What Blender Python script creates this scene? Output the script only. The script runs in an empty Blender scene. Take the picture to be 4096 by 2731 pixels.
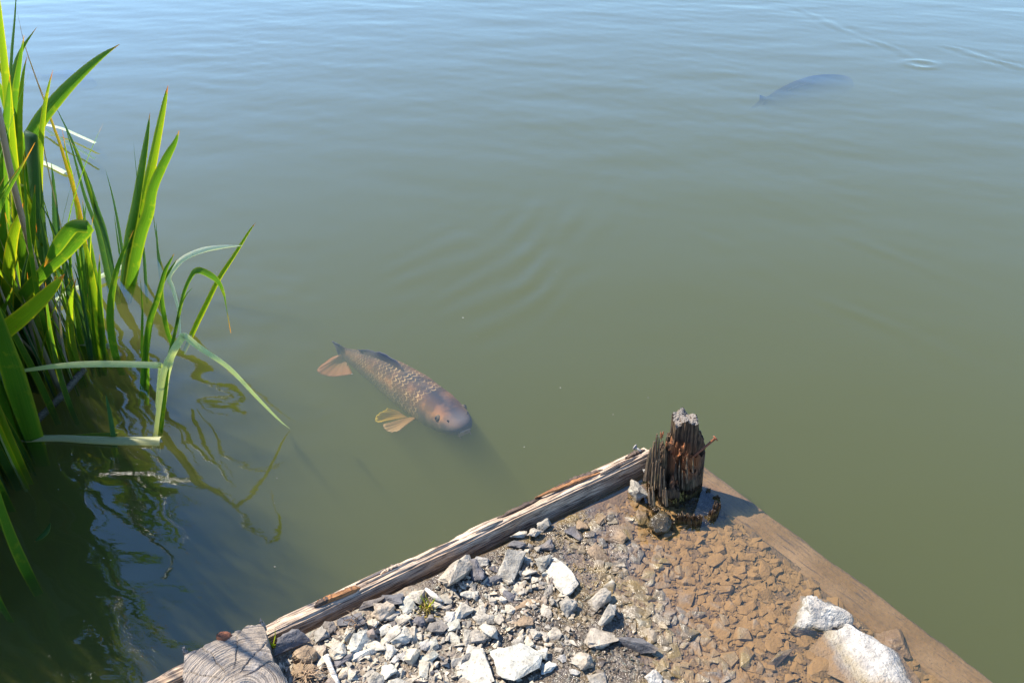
import bpy, bmesh, math, random
import numpy as np
from mathutils import Vector, Matrix, noise
R = math.radians
rng = random.Random(7)
nrng = np.random.default_rng(11)
sc = bpy.context.scene
C = sc.collection

# ------------------------------------------------------------------ camera
CAM_H, PITCH, FPX = 1.6, R(34.6), 3136.0
cam_d = bpy.data.cameras.new('camera')
cam = bpy.data.objects.new('camera', cam_d)
C.objects.link(cam)
cam.location = (0, 0, CAM_H)
cam.rotation_euler = (math.pi/2 - PITCH, 0, 0)
cam_d.sensor_fit = 'HORIZONTAL'
cam_d.sensor_width = 36
cam_d.lens = 36 * FPX / 4096
cam_d.clip_start = 0.05
cam_d.clip_end = 2000
sc.camera = cam

# ------------------------------------------------------------------ sky, sun, exposure
SUN_EL, SUN_AZ = R(51), R(26)          # elevation; angle ahead of straight left
to_sun = Vector((-math.cos(SUN_AZ)*math.cos(SUN_EL), math.sin(SUN_AZ)*math.cos(SUN_EL), math.sin(SUN_EL)))
w = bpy.data.worlds.new('World'); sc.world = w; w.use_nodes = True
nt = w.node_tree
bg = nt.nodes['Background']
sky = nt.nodes.new('ShaderNodeTexSky')
sky.sky_type = 'NISHITA'; sky.sun_disc = False
sky.sun_elevation = SUN_EL
sky.sun_rotation = math.atan2(to_sun.x, to_sun.y)
sky.air_density = 1.0; sky.dust_density = 0.0; sky.ozone_density = 9.0
nt.links.new(sky.outputs[0], bg.inputs[0])
bg.inputs[1].default_value = 0.15
sun_d = bpy.data.lights.new('sun', 'SUN'); sun = bpy.data.objects.new('sun', sun_d); C.objects.link(sun)
sun_d.energy = 5.0; sun_d.angle = R(0.5); sun_d.color = (1.0, 0.92, 0.80)
sun.rotation_euler = to_sun.to_track_quat('Z', 'Y').to_euler()
sun.location = to_sun * 20
sc.view_settings.view_transform = 'Standard'
sc.view_settings.look = 'None'
sc.view_settings.gamma = 1
sc.view_settings.use_curve_mapping = False
sc.view_settings.exposure = 1.36
cy = sc.cycles
cy.use_denoising = True
cy.max_bounces = 10; cy.diffuse_bounces = 3; cy.glossy_bounces = 4; cy.transmission_bounces = 4
cy.volume_bounces = 4; cy.transparent_max_bounces = 16
cy.caustics_reflective = False; cy.caustics_refractive = False

# ------------------------------------------------------------------ helpers
CP, SP = math.cos(PITCH), math.sin(PITCH)
def ray(u, v):
    a = (u-2048)/FPX; b = (v-1365.5)/FPX
    return Vector((a, CP-b*SP, -SP-b*CP))
def at(u, v, z=0.0):                       # photo measurement -> point on a level plane
    r = ray(u, v); return Vector((0, 0, CAM_H)) + r*((z-CAM_H)/r.z)
def aty(u, v, y):                          # photo measurement -> point at a ground distance
    r = ray(u, v); return Vector((0, 0, CAM_H)) + r*(y/r.y)
def pxm(n, d):                             # pixels -> metres at a distance
    return n/FPX*d

def mesh_obj(name, verts, faces, mat=None, parent=None, smooth=False, uv=None, attr=None):
    me = bpy.data.meshes.new(name)
    me.from_pydata([tuple(v) for v in verts], [], faces)
    if smooth: me.polygons.foreach_set('use_smooth', [True]*len(me.polygons))
    if uv is not None:
        l = me.uv_layers.new(name='UVMap')
        vi = np.empty(len(me.loops), dtype=np.int32); me.loops.foreach_get('vertex_index', vi)
        l.data.foreach_set('uv', np.asarray(uv, dtype=np.float32)[vi].ravel())
    if attr is not None:
        for k, vals in attr.items():
            a = me.attributes.new(k, 'FLOAT', 'POINT'); a.data.foreach_set('value', np.asarray(vals, dtype=np.float32))
    me.update()
    o = bpy.data.objects.new(name, me); C.objects.link(o)
    if mat: me.materials.append(mat)
    if parent: o.parent = parent
    return o
def bm_obj(name, bm, mat=None, parent=None, smooth=False):
    me = bpy.data.meshes.new(name); bm.to_mesh(me); bm.free()
    if smooth: me.polygons.foreach_set('use_smooth', [True]*len(me.polygons))
    o = bpy.data.objects.new(name, me); C.objects.link(o)
    if mat: me.materials.append(mat)
    if parent: o.parent = parent
    return o
def tag(o, label=None, cat=None, group=None, kind=None):
    if label: o['label'] = label
    if cat: o['category'] = cat
    if group: o['group'] = group
    if kind: o['kind'] = kind
    return o
def empty(name, loc=(0, 0, 0)):
    o = bpy.data.objects.new(name, None); C.objects.link(o); o.location = loc; o.empty_display_size = .05
    return o
def adopt(child, parent):                  # parent without moving (parent is an unrotated Empty)
    child.parent = parent; child.matrix_parent_inverse = Matrix.Translation(-Vector(parent.location))
def fbm(x, y, z, o=4):
    return noise.fractal(Vector((x, y, z)), 1.0, 2.0, o)
def smooth01(x, a, b):
    t = min(1, max(0, (x-a)/(b-a))); return t*t*(3-2*t)

# ------------------------------------------------------------------ material helpers
class NT:
    def __init__(s, name):
        s.m = bpy.data.materials.new(name); s.m.use_nodes = True
        s.t = s.m.node_tree; s.t.nodes.clear()
        s.out = s.n('ShaderNodeOutputMaterial')
    def n(s, typ, **kw):
        nd = s.t.nodes.new(typ)
        for k, v in kw.items(): setattr(nd, k, v)
        return nd
    def set(s, nd, **kw):
        for k, v in kw.items():
            k = k.replace('_', ' '); s.put(nd.inputs[k], v)
        return nd
    def put(s, sock, v):
        if hasattr(v, 'is_linked') or isinstance(v, bpy.types.NodeSocket): s.t.links.new(v, sock)
        else:
            if isinstance(v, tuple) and len(v) == 3 and sock.type == 'RGBA': v = v + (1,)
            if isinstance(v, tuple) and sock.type == 'VALUE': v = v[0]
            if isinstance(v, (int, float)) and sock.type == 'RGBA': v = (v, v, v, 1)
            sock.default_value = v
    def noise(s, vec, scale, detail=4, rough=.55, dist=0.0):
        nd = s.n('ShaderNodeTexNoise'); s.set(nd, Vector=vec, Scale=scale, Detail=detail, Roughness=rough, Distortion=dist)
        return nd.outputs['Fac']
    def ramp(s, fac, stops, interp='LINEAR'):
        nd = s.n('ShaderNodeValToRGB'); cr = nd.color_ramp; cr.interpolation = interp
        while len(cr.elements) < len(stops): cr.elements.new(.5)
        for e, (p, c) in zip(cr.elements, stops):
            e.position = p; e.color = (c, c, c, 1) if isinstance(c, (int, float)) else tuple(c) + (1,)
        s.put(nd.inputs[0], fac); return nd.outputs[0]
    def mix(s, f, a, b, blend='MIX'):
        nd = s.n('ShaderNodeMix', data_type='RGBA', blend_type=blend, clamp_result=False)
        s.put(nd.inputs[0], f); s.put(nd.inputs[6], a); s.put(nd.inputs[7], b); return nd.outputs[2]
    def math(s, op, a, b=0.0, c=None, clamp=False):
        nd = s.n('ShaderNodeMath', operation=op, use_clamp=clamp); s.put(nd.inputs[0], a); s.put(nd.inputs[1], b)
        if c is not None: s.put(nd.inputs[2], c)
        return nd.outputs[0]
    def maprange(s, v, a, b, c=0.0, d=1.0):
        nd = s.n('ShaderNodeMapRange'); s.put(nd.inputs[0], v)
        for i, q in enumerate((a, b, c, d)): s.put(nd.inputs[1+i], q)
        return nd.outputs[0]
    def pos(s): return s.n('ShaderNodeNewGeometry').outputs['Position']
    def obj(s): return s.n('ShaderNodeTexCoord').outputs['Object']
    def vscale(s, vec, x, y, z, rot=(0, 0, 0)):
        nd = s.n('ShaderNodeMapping'); s.put(nd.inputs[0], vec); nd.inputs['Rotation'].default_value = rot
        nd.inputs['Scale'].default_value = (x, y, z); return nd.outputs[0]
    def sep(s, v):
        nd = s.n('ShaderNodeSeparateXYZ'); s.put(nd.inputs[0], v); return nd.outputs
    def bump(s, h, dist=.002, strength=1.0, normal=None):
        nd = s.n('ShaderNodeBump'); s.set(nd, Height=h, Distance=dist, Strength=strength)
        if normal: s.put(nd.inputs['Normal'], normal)
        return nd.outputs[0]
    def bsdf(s, **kw):
        nd = s.n('ShaderNodeBsdfPrincipled'); s.set(nd, **kw); return nd
    def done(s, sh): s.t.links.new(sh.outputs[0] if hasattr(sh, 'outputs') else sh, s.out.inputs['Surface']); return s.m
    def rnd(s):                                   # one random number per object or per joined pebble
        a = s.n('ShaderNodeAttribute', attribute_name='rnd').outputs['Fac']
        o = s.n('ShaderNodeObjectInfo').outputs['Random']
        return s.math('FRACT', s.math('ADD', a, o))

SILT = (0.40, 0.235, 0.095)
def silt_and_wet(N, col, rough, amount=1.0, wet_z=0.014, silt_a=(.120, .063, .018), silt_b=(.235, .132, .042)):
    """brown silt where the surface lies under the water line, a wet darker band just above it"""
    g = N.n('ShaderNodeNewGeometry')
    p = g.outputs['Position']; z = N.sep(p)[2]
    nz = N.sep(g.outputs['Normal'])[2]
    nn = N.noise(p, 9, 3)
    n2 = N.noise(p, 60, 4)
    wet = N.maprange(N.math('ADD', z, N.math('MULTIPLY', N.math('SUBTRACT', nn, .5), .03)), wet_z, wet_z-.008)
    col = N.mix(wet, col, N.mix(1.0, col, (.46, .44, .42), 'MULTIPLY'))
    alg = N.math('MULTIPLY', N.maprange(N.math('ABSOLUTE', N.math('SUBTRACT', z, .0)), .012, .003), N.ramp(N.noise(p, 7, 4), [(.42, 0), (.60, .7)]))
    col = N.mix(alg, col, (.17, .115, .035))
    rough = N.mix(wet, rough, N.ramp(n2, [(.35, .12), (.7, .42)]))
    under = N.maprange(N.math('ADD', z, N.math('MULTIPLY', N.math('SUBTRACT', n2, .5), .010)), .001, -.006)
    patch = N.ramp(N.math('ADD', N.noise(p, 5.5, 3), N.math('MULTIPLY', N.math('SUBTRACT', n2, .5), .35)), [(.24, 0.45), (.38, 1)])
    up = N.ramp(nz, [(.15, 0.35), (.6, 1)])
    k = N.math('MULTIPLY', N.math('MULTIPLY', under, patch), up)
    k = N.math('MULTIPLY', k, amount)
    s1 = N.mix(N.noise(p, 35, 4), silt_a, silt_b)
    col = N.mix(k, col, s1)
    rough = N.mix(k, rough, (.9, .9, .9))
    return col, rough

def stone_material(name, stops, silt=1.0, bumpd=.005, wet_z=.014, scale=1.0):
    N = NT(name)
    oc = N.obj()
    p = N.pos()
    base = N.ramp(N.rnd(), stops, 'LINEAR')
    n1 = N.noise(p, 38*scale, 5, .6); n2 = N.noise(p, 160*scale, 4, .6)
    strat = N.noise(N.vscale(p, 1, 1, 1), 90*scale, 2, .5, 1.5)
    base = N.mix(N.ramp(n1, [(.3, .0), (.7, 1)]), N.mix(1, base, (.55, .53, .50), 'MULTIPLY'), N.mix(1, base, (1.25, 1.22, 1.16), 'MULTIPLY'))
    base = N.mix(N.ramp(n2, [(.54, 0), (.68, .75)]), base, N.mix(1, base, (.42, .39, .36), 'MULTIPLY'))
    base = N.mix(N.ramp(N.noise(p, 14*scale, 3), [(.56, 0), (.72, .55)]), base, (.24, .165, .09))
    if name == 'white_stone':
        base = N.mix(N.ramp(N.noise(p, 26, 5, .65), [(.46, 0), (.62, .8)]), base, (.22, .20, .175))
    col, ro = silt_and_wet(N, base, (.82, .82, .82), silt, wet_z)
    h = N.math('ADD', N.math('MULTIPLY', n1, .7), N.math('ADD', N.math('MULTIPLY', n2, .5), N.math('MULTIPLY', strat, .3)))
    return N.done(N.bsdf(Base_Color=col, Roughness=ro, Normal=N.bump(h, bumpd), IOR=1.45))
M = {}
M['stone'] = stone_material('stone', [(0, (.29, .255, .205)), (.2, (.42, .37, .29)), (.38, (.22, .205, .18)), (.5, (.47, .42, .33)), (.62, (.15, .13, .115)), (.75, (.34, .335, .28)), (.88, (.43, .365, .27)), (1, (.20, .16, .135))])
M['pebble'] = stone_material('pebble', [(0, (.17, .14, .11)), (.18, (.28, .245, .19)), (.3, (.15, .122, .105)), (.42, (.37, .34, .27)), (.5, (.21, .16, .13)), (.62, (.27, .30, .25)), (.72, (.21, .145, .095)), (.86, (.34, .28, .195)), (.93, (.46, .41, .32)), (1, (.15, .13, .115))], silt=.95, wet_z=.022, scale=1.6)
M['white_stone'] = stone_material('white_stone', [(0, (.35, .335, .30)), (1, (.40, .38, .345))], silt=.8, bumpd=.009, wet_z=.008)
M['cream_stone'] = stone_material('cream_stone', [(0, (.41, .365, .29)), (1, (.40, .40, .355))], silt=.5, wet_z=.010)
M['grey_stone'] = stone_material('grey_stone', [(0, (.31, .27, .215)), (1, (.26, .245, .21))], silt=.8, wet_z=.012)
M['wet_stone'] = stone_material('wet_stone', [(0, (.12, .095, .05)), (1, (.14, .11, .06))], silt=.5, wet_z=.06)
M['slate'] = stone_material('slate', [(0, (.10, .097, .10)), (1, (.13, .12, .125))], silt=.5, wet_z=.012)
M['brown_stone'] = stone_material('brown_stone', [(0, (.20, .14, .085)), (1, (.23, .165, .105))], silt=.55, wet_z=.012)

def ground_material():
    N = NT('wet_gravel'); p = N.pos()
    n = N.noise(p, 45, 5, .65); n2 = N.noise(p, 220, 4, .6)
    v = N.n('ShaderNodeTexVoronoi', feature='F1'); N.set(v, Vector=p, Scale=150.0)
    vc = N.sep(v.outputs['Color'])[0]
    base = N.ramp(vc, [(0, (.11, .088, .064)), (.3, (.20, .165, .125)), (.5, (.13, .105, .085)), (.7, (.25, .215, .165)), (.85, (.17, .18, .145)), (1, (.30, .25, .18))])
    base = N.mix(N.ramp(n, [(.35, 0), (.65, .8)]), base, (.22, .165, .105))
    col, ro = silt_and_wet(N, base, (.8, .8, .8), 1.0, .030, (.055, .031, .013), (.15, .085, .036))  # silt darkened here: shade of the gaps between stones painted into the ground
    h = N.math('ADD', N.math('MULTIPLY', N.math('SUBTRACT', 1.0, v.outputs['Distance']), .6), N.math('ADD', N.math('MULTIPLY', n, 1.6), N.math('MULTIPLY', n2, .6)))
    return N.done(N.bsdf(Base_Color=col, Roughness=ro, Normal=N.bump(h, .004)))
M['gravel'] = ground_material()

def wood_material(name, ang, pale, mid, dark, sx=3.0, sy=70.0, bumpd=.003, axis='x', wet_z=-.5, silt=0.0, moss=0.0, bleach=0.0):
    """weathered timber: grain stretched along the given direction"""
    N = NT(name); p = N.pos()
    if axis == 'x': q = N.vscale(p, 1, 1, 1, (0, 0, -ang)); g = N.vscale(q, sx, sy, sy)
    else: q = p; g = N.vscale(p, sy, sy, sx)
    n1 = N.noise(g, 1.0, 5, .62, .3); n2 = N.noise(g, 3.1, 4, .6)
    bl = N.noise(p, 11, 4, .6)
    col = N.ramp(n1, [(.27, dark), (.42, mid), (.55, pale), (.66, mid), (.78, pale)])
    col = N.mix(N.ramp(n2, [(.40, .85), (.5, 0)]), col, dark)
    col = N.mix(N.ramp(bl, [(.45, 0), (.72, .75)]), col, N.mix(1, col, (.50, .43, .36), 'MULTIPLY'))
    if moss: col = N.mix(N.math('MULTIPLY', N.ramp(N.noise(p, 24, 4), [(.5, 0), (.65, 1)]), moss), col, (.10, .095, .03))
    if bleach:                                             # sun-bleached broken end
        gg = N.n('ShaderNodeNewGeometry'); up = N.ramp(N.sep(gg.outputs['Normal'])[2], [(.25, 0), (.6, 1)])
        hi = N.maprange(N.math('ADD', N.sep(p)[2], N.math('MULTIPLY', N.math('SUBTRACT', bl, .5), .05)), bleach, bleach+.02)
        zz_ = N.sep(p)[2]; yy_ = N.sep(p)[1]; xx_ = N.sep(p)[0]
        rs = N.math('MULTIPLY', N.math('MULTIPLY', N.ramp(N.math('ADD', zz_, N.math('MULTIPLY', N.math('SUBTRACT', bl, .5), .08)), [(.06, 0), (.09, 1), (.150, 1), (.175, 0)]), N.maprange(yy_, 1.604, 1.592)), N.ramp(N.math('ADD', xx_, N.math('MULTIPLY', n2, .03)), [(.44, 0), (.46, 1), (.52, 1), (.54, 0)]))
        col = N.mix(N.math('MULTIPLY', rs, .85), col, N.mix(n2, (.06, .016, .005), (.52, .17, .045)))
        col = N.mix(N.math('MULTIPLY', N.math('MULTIPLY', up, hi), .9), col, N.mix(bl, (.10, .085, .07), (.27, .235, .195)))
    ro = (.85, .85, .85)
    if wet_z > -.4: col, ro = silt_and_wet(N, col, ro, silt, wet_z)
    h = N.math('ADD', n1, N.math('MULTIPLY', n2, .5))
    return N.done(N.bsdf(Base_Color=col, Roughness=ro, Normal=N.bump(h, bumpd)))
BEAM_A = math.atan2(.73, 1.175)
M['beam'] = wood_material('weathered_timber', BEAM_A, (.60, .46, .32), (.30, .21, .145), (.035, .023, .017), 5, 130, .005)
M['beam_dark'] = wood_material('dark_rotten_timber', BEAM_A, (.13, .085, .055), (.06, .04, .027), (.014, .010, .008), 6, 120, .004)
M['orange_wood'] = wood_material('orange_fresh_wood', BEAM_A, (.36, .165, .055), (.22, .09, .03), (.05, .022, .010), 5, 130, .003)
M['post'] = wood_material('rotten_post_wood', 0, (.17, .10, .05), (.045, .024, .012), (.006, .004, .003), 9, 120, .004, 'z', .03, 0.0, .2, .19)
M['shard'] = wood_material('splintered_wood', 0, (.30, .20, .11), (.075, .044, .024), (.008, .006, .004), 7, 150, .003, 'z', .02, 0.0, .25)
M['post_top'] = wood_material('bleached_wood', 0, (.36, .32, .27), (.19, .165, .14), (.04, .033, .028), 60, 90, .004, 'z')
M['twig'] = wood_material('bleached_twig', 0, (.68, .63, .54), (.55, .50, .42), (.25, .21, .17), 10, 60, .001)
M['root'] = wood_material('dry_root', 0, (.36, .25, .15), (.22, .145, .085), (.08, .05, .03), 30, 60, .001)
M['branch'] = wood_material('sunken_branch', 0, (.20, .15, .11), (.12, .09, .065), (.05, .04, .03), 20, 60, .002)

def board_material():
    N = NT('silted_board'); p = N.pos()
    q = N.vscale(p, 1, 1, 1, (0, 0, R(53)))
    g = N.noise(N.vscale(q, 14, 110, 110), 1.0, 4, .6, .4); n = N.noise(p, 70, 5, .65); b = N.noise(p, 9, 3)
    col = N.mix(n, (.082, .041, .012), (.18, .096, .030))
    col = N.mix(N.ramp(b, [(.4, 0), (.7, .4)]), col, (.30, .19, .10))
    col = N.mix(N.ramp(g, [(.34, .9), (.43, 0)]), col, (.06, .035, .02))
    col = N.mix(N.ramp(N.noise(p, 190, 3, .6), [(.60, 0), (.68, .8)]), col, (.06, .036, .02))
    return N.done(N.bsdf(Base_Color=col, Roughness=.95, Normal=N.bump(N.math('ADD', n, N.math('MULTIPLY', g, 1.2)), .004)))
M['board'] = board_material()

def rust(name, a, b):
    N = NT(name); p = N.pos(); n = N.noise(p, 180, 5, .65)
    return N.done(N.bsdf(Base_Color=N.ramp(n, [(.3, a), (.65, b)]), Roughness=.85, Normal=N.bump(n, .002)))
M['rust'] = rust('rusty_iron', (.07, .022, .010), (.26, .085, .032))
M['rust_wood'] = rust('rust_stained_wood', (.09, .028, .010), (.36, .125, .035))
M['grey_nail'] = rust('grey_iron', (.16, .14, .12), (.36, .33, .29))

# leaf materials: u across the blade, v along it
def leaf_material(name, green, light, edge, tip=None, tip_at=.93, trans=.55, dry=0.0, rough=.38):
    N = NT(name)
    uv = N.n('ShaderNodeTexCoord').outputs['UV']; s = N.sep(uv); u, v = s[0], s[1]
    oi = N.n('ShaderNodeObjectInfo').outputs['Random']
    veins = N.noise(N.vscale(uv, 42, 1.2, 1), 1.0, 3, .6)
    blot = N.noise(N.pos(), 22, 4)
    e = N.math('ABSOLUTE', N.math('SUBTRACT', u, .5)); e = N.math('MULTIPLY', e, 2)
    col = N.mix(N.ramp(veins, [(.3, 0), (.7, 1)]), green, light)
    col = N.mix(N.ramp(oi, [(0, 0), (1, .35)]), col, light)
    col = N.mix(N.ramp(e, [(.72, 0), (.98, .75)]), col, edge)
    col = N.mix(N.ramp(blot, [(.58, 0), (.74, .6)]), col, edge)
    col = N.mix(N.ramp(N.noise(N.pos(), 140, 3), [(.68, 0), (.74, .8)]), col, (.13, .085, .03))
    if tip: col = N.mix(N.maprange(N.math('ADD', v, N.math('MULTIPLY', N.math('SUBTRACT', blot, .5), .08)), tip_at, tip_at+.05), col, tip)
    if dry: col = N.mix(dry, col, (.50, .44, .28))
    nb = N.bump(veins, .0012)
    d = N.bsdf(Base_Color=col, Roughness=rough, Normal=nb, IOR=1.4)
    t = N.n('ShaderNodeBsdfTranslucent'); tc = N.mix(1, col, (2.9, 2.9, .9), 'MULTIPLY'); N.put(t.inputs[0], tc); N.put(t.inputs['Normal'], nb)
    m = N.n('ShaderNodeMixShader'); m.inputs[0].default_value = trans
    N.t.links.new(d.outputs[0], m.inputs[1]); N.t.links.new(t.outputs[0], m.inputs[2])
    return N.done(m)
M['leaf'] = leaf_material('iris_leaf', (.030, .080, .010), (.055, .120, .014), (.17, .19, .02), (.30, .13, .03))
M['leaf_blue'] = leaf_material('blue_green_leaf', (.022, .068, .030), (.042, .10, .042), (.08, .13, .035), trans=.32)
M['leaf_yellow'] = leaf_material('yellow_green_leaf', (.075, .130, .008), (.13, .19, .012), (.32, .26, .02), (.34, .11, .03), .90)
M['leaf_orange'] = leaf_material('orange_dying_leaf', (.10, .12, .015), (.27, .17, .015), (.40, .17, .02), (.12, .08, .055), .72)
M['leaf_pale'] = leaf_material('pale_cut_leaf', (.28, .35, .18), (.40, .45, .26), (.46, .46, .29), trans=.25, rough=.3)
M['leaf_white'] = leaf_material('painted_glint_leaf', (.50, .52, .40), (.60, .60, .48), (.62, .60, .46), trans=.2, rough=.25)  # sun glint on the blade painted in as a white leaf colour
M['leaf_dry'] = leaf_material('dry_reed', (.24, .19, .135), (.31, .255, .19), (.34, .28, .21), trans=.12, rough=.6)
M['stalk'] = leaf_material('floating_stalk', (.24, .26, .11), (.36, .34, .18), (.30, .25, .07), trans=.15, rough=.3)

# ------------------------------------------------------------------ water
PC = Vector((.475, 1.66, 0))                     # corner of the timber-edged bank
E1 = Vector((-.849, -.528, 0)); E2 = Vector((.597, -.802, 0))
def bank_ab(x, y):                               # coordinates along the two timber edges
    d = E1.x*E2.y - E1.y*E2.x; rx, ry = x-PC.x, y-PC.y
    return (rx*E2.y - ry*E2.x)/d, (E1.x*ry - E1.y*rx)/d

STEMS = [(505,1120), (767,1338), (572,1533), (630,1711), (405,1410), (365,1420), (240,1410), (451,1753), (248,1530), (130,1767), (480,1020), (580,1125), (633,1035)]
def axis(parts):
    out = [parts[0][0]]
    for a, b, st in parts:
        n = max(1, int(round((b-a)/st))); out += list(np.linspace(a, b, n+1)[1:])
    return np.array(out)
def geo(a, b, n): return list(np.geomspace(a, b, n))
xs = axis([(-6.2, -2.3, .035), (-2.3, 1.7, .0125), (1.7, 6.2, .035)])
xs = np.concatenate([-np.array(geo(6.3, 220, 14))[::-1], xs, np.array(geo(6.3, 220, 14))])
ys = axis([(-1.0, .55, .15), (.55, 3.6, .0125), (3.6, 10.0, .026)])
ys = np.concatenate([-np.array(geo(1.2, 60, 10))[::-1], ys, np.array(geo(10.1, 320, 26))])
X, Y = np.meshgrid(xs, ys)
H = np.zeros_like(X)
def seastate(n, lmin, lmax, spread, slope, seed, mean=90):
    g = np.random.default_rng(seed); out = np.zeros_like(X)
    for i in range(n):
        L = math.exp(g.uniform(math.log(lmin), math.log(lmax))); k = 2*math.pi/L
        th = R(mean + g.normal(0, spread)); ph = g.uniform(0, 2*math.pi)
        out += np.sin(k*(X*math.cos(th)+Y*math.sin(th)) + ph)/k
    return out*slope*math.sqrt(2.0/n)
# patchiness of the breeze
patch = .55 + .45*np.sin(1.1*X+.6*Y+.4)*np.sin(.9*Y-.5*X+1.3)
far = np.clip((Y-1.7)/3.2, 0, 1); far = far*far*(3-2*far)
left = np.clip((-X-.45)/.6, 0, 1)*np.clip((3.4-Y)/1.2, 0, 1)
H += seastate(46, .085, .34, 26, .0125, 3, 82) * (.20 + .8*far) * (.5+.5*patch)
H += seastate(30, .30, .95, 30, .0085, 5, 75) * (.35 + .65*far)
H += seastate(34, .05, .13, 42, .0045, 6, 100) * (.10+.75*far)*patch
# gentle wobble among the reeds that bends the reflections
H += seastate(26, .09, .26, 60, .030, 9, 75) * left
for (u, v) in STEMS:
    q = at(u, v); r = np.hypot(X-q.x, Y-q.y)
    H += .00035*np.cos(2*math.pi*r/.045)*np.exp(-r/.06)*np.clip(r/.012, 0, 1)
# wake arcs left by the carp
def arc(pts, wid, amp, lam):
    P = np.array([[p.x, p.y] for p in (at(*q) for q in pts)])
    out = np.zeros_like(X); best = np.full_like(X, 9.0); sgn = np.zeros_like(X); tt = np.zeros_like(X)
    for i in range(len(P)-1):
        a, b = P[i], P[i+1]; d = b-a; L2 = (d**2).sum()
        t = np.clip(((X-a[0])*d[0]+(Y-a[1])*d[1])/L2, 0, 1)
        dx, dy = X-(a[0]+t*d[0]), Y-(a[1]+t*d[1]); dist = np.hypot(dx, dy)
        s = np.sign(dx*d[1]-dy*d[0]); m = dist < best
        best = np.where(m, dist, best); sgn = np.where(m, s, sgn); tt = np.where(m, (i+t)/(len(P)-1), tt)
    D = best*sgn; fade = np.sin(math.pi*np.clip(tt, 0.02, .98))**.8
    brk = .55+.45*np.sin(tt*17+D*9+lam*80)*np.sin(tt*7+1.3)
    return amp*np.cos(2*math.pi*(D+.022*np.sin(tt*11+D*14))/lam)*np.exp(-(D/wid)**2)*fade*brk
H += arc([(1650, 1370), (1850, 1250), (2080, 1130), (2230, 990), (2330, 840), (2400, 700)], .20, .0018, .12)
H += arc([(1780, 1430), (1980, 1310), (2180, 1180), (2330, 1060), (2500, 900)], .15, .0013, .12)
H += arc([(1500, 1180), (1750, 1090), (2000, 980), (2150, 860), (2200, 760)], .25, .0016, .15)
H += arc([(3150, 20), (3350, 110), (3560, 190), (3680, 245)], .10, .0040, .15)
H += arc([(3760, 180), (3900, 220), (4020, 255), (4130, 285)], .11, .0052, .15)
H += arc([(2700, 900), (3100, 1100), (3600, 1330), (4096, 1580)], .10, .0009, .17)
H += arc([(2900, 700), (3300, 900), (3800, 1120), (4200, 1250)], .10, .0009, .19)
H += arc([(1100, 1720), (1280, 1660), (1450, 1640)], .06, .0005, .10)
q = at(3685, 258); r = np.hypot(X-q.x, Y-q.y)
H += .004*np.exp(-((r-.10)/.03)**2) - .003*np.exp(-(r/.06)**2)
# calm over the bank
d_ = E1.x*E2.y - E1.y*E2.x
A_ = ((X-PC.x)*E2.y - (Y-PC.y)*E2.x)/d_; B_ = (E1.x*(Y-PC.y) - E1.y*(X-PC.x))/d_
calm = np.clip(np.minimum(A_, B_)/.05+1, 0, 1)
H *= (1-.97*calm)
H *= np.clip(1.6-np.hypot(X, Y)/30, 0, 1)
ny, nx = X.shape
V = np.stack([X, Y, H], -1).reshape(-1, 3)
i = np.arange(ny*nx).reshape(ny, nx)
F = np.stack([i[:-1, :-1], i[:-1, 1:], i[1:, 1:], i[1:, :-1]], -1).reshape(-1, 4)
bot = len(V); DEPTH = -1.15
V = np.concatenate([V, np.array([[xs[0], ys[0], DEPTH], [xs[-1], ys[0], DEPTH], [xs[-1], ys[-1], DEPTH], [xs[0], ys[-1], DEPTH]])])
me = bpy.data.meshes.new('water')
nq = len(F)
sides = [list(i[0, ::-1]) + [bot, bot+1], list(i[:, -1][::-1]) + [bot+1, bot+2], list(i[-1, :]) + [bot+2, bot+3], list(i[:, 0]) + [bot+3, bot], [bot+3, bot+2, bot+1, bot]]
loops = np.concatenate([F.ravel()] + [np.array(s_) for s_ in sides]).astype(np.int32)
starts = np.concatenate([np.arange(nq)*4, nq*4 + np.cumsum([0]+[len(s_) for s_ in sides[:-1]])]).astype(np.int32)
me.vertices.add(len(V)); me.vertices.foreach_set('co', V.astype(np.float32).ravel())
me.loops.add(len(loops)); me.loops.foreach_set('vertex_index', loops)
me.polygons.add(len(starts)); me.polygons.foreach_set('loop_start', starts)
me.update(calc_edges=True)
sm = np.ones(len(starts), dtype=bool); sm[nq:] = False
me.polygons.foreach_set('use_smooth', sm)
water = bpy.data.objects.new('water', me); C.objects.link(water)
tag(water, kind='structure')

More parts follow.
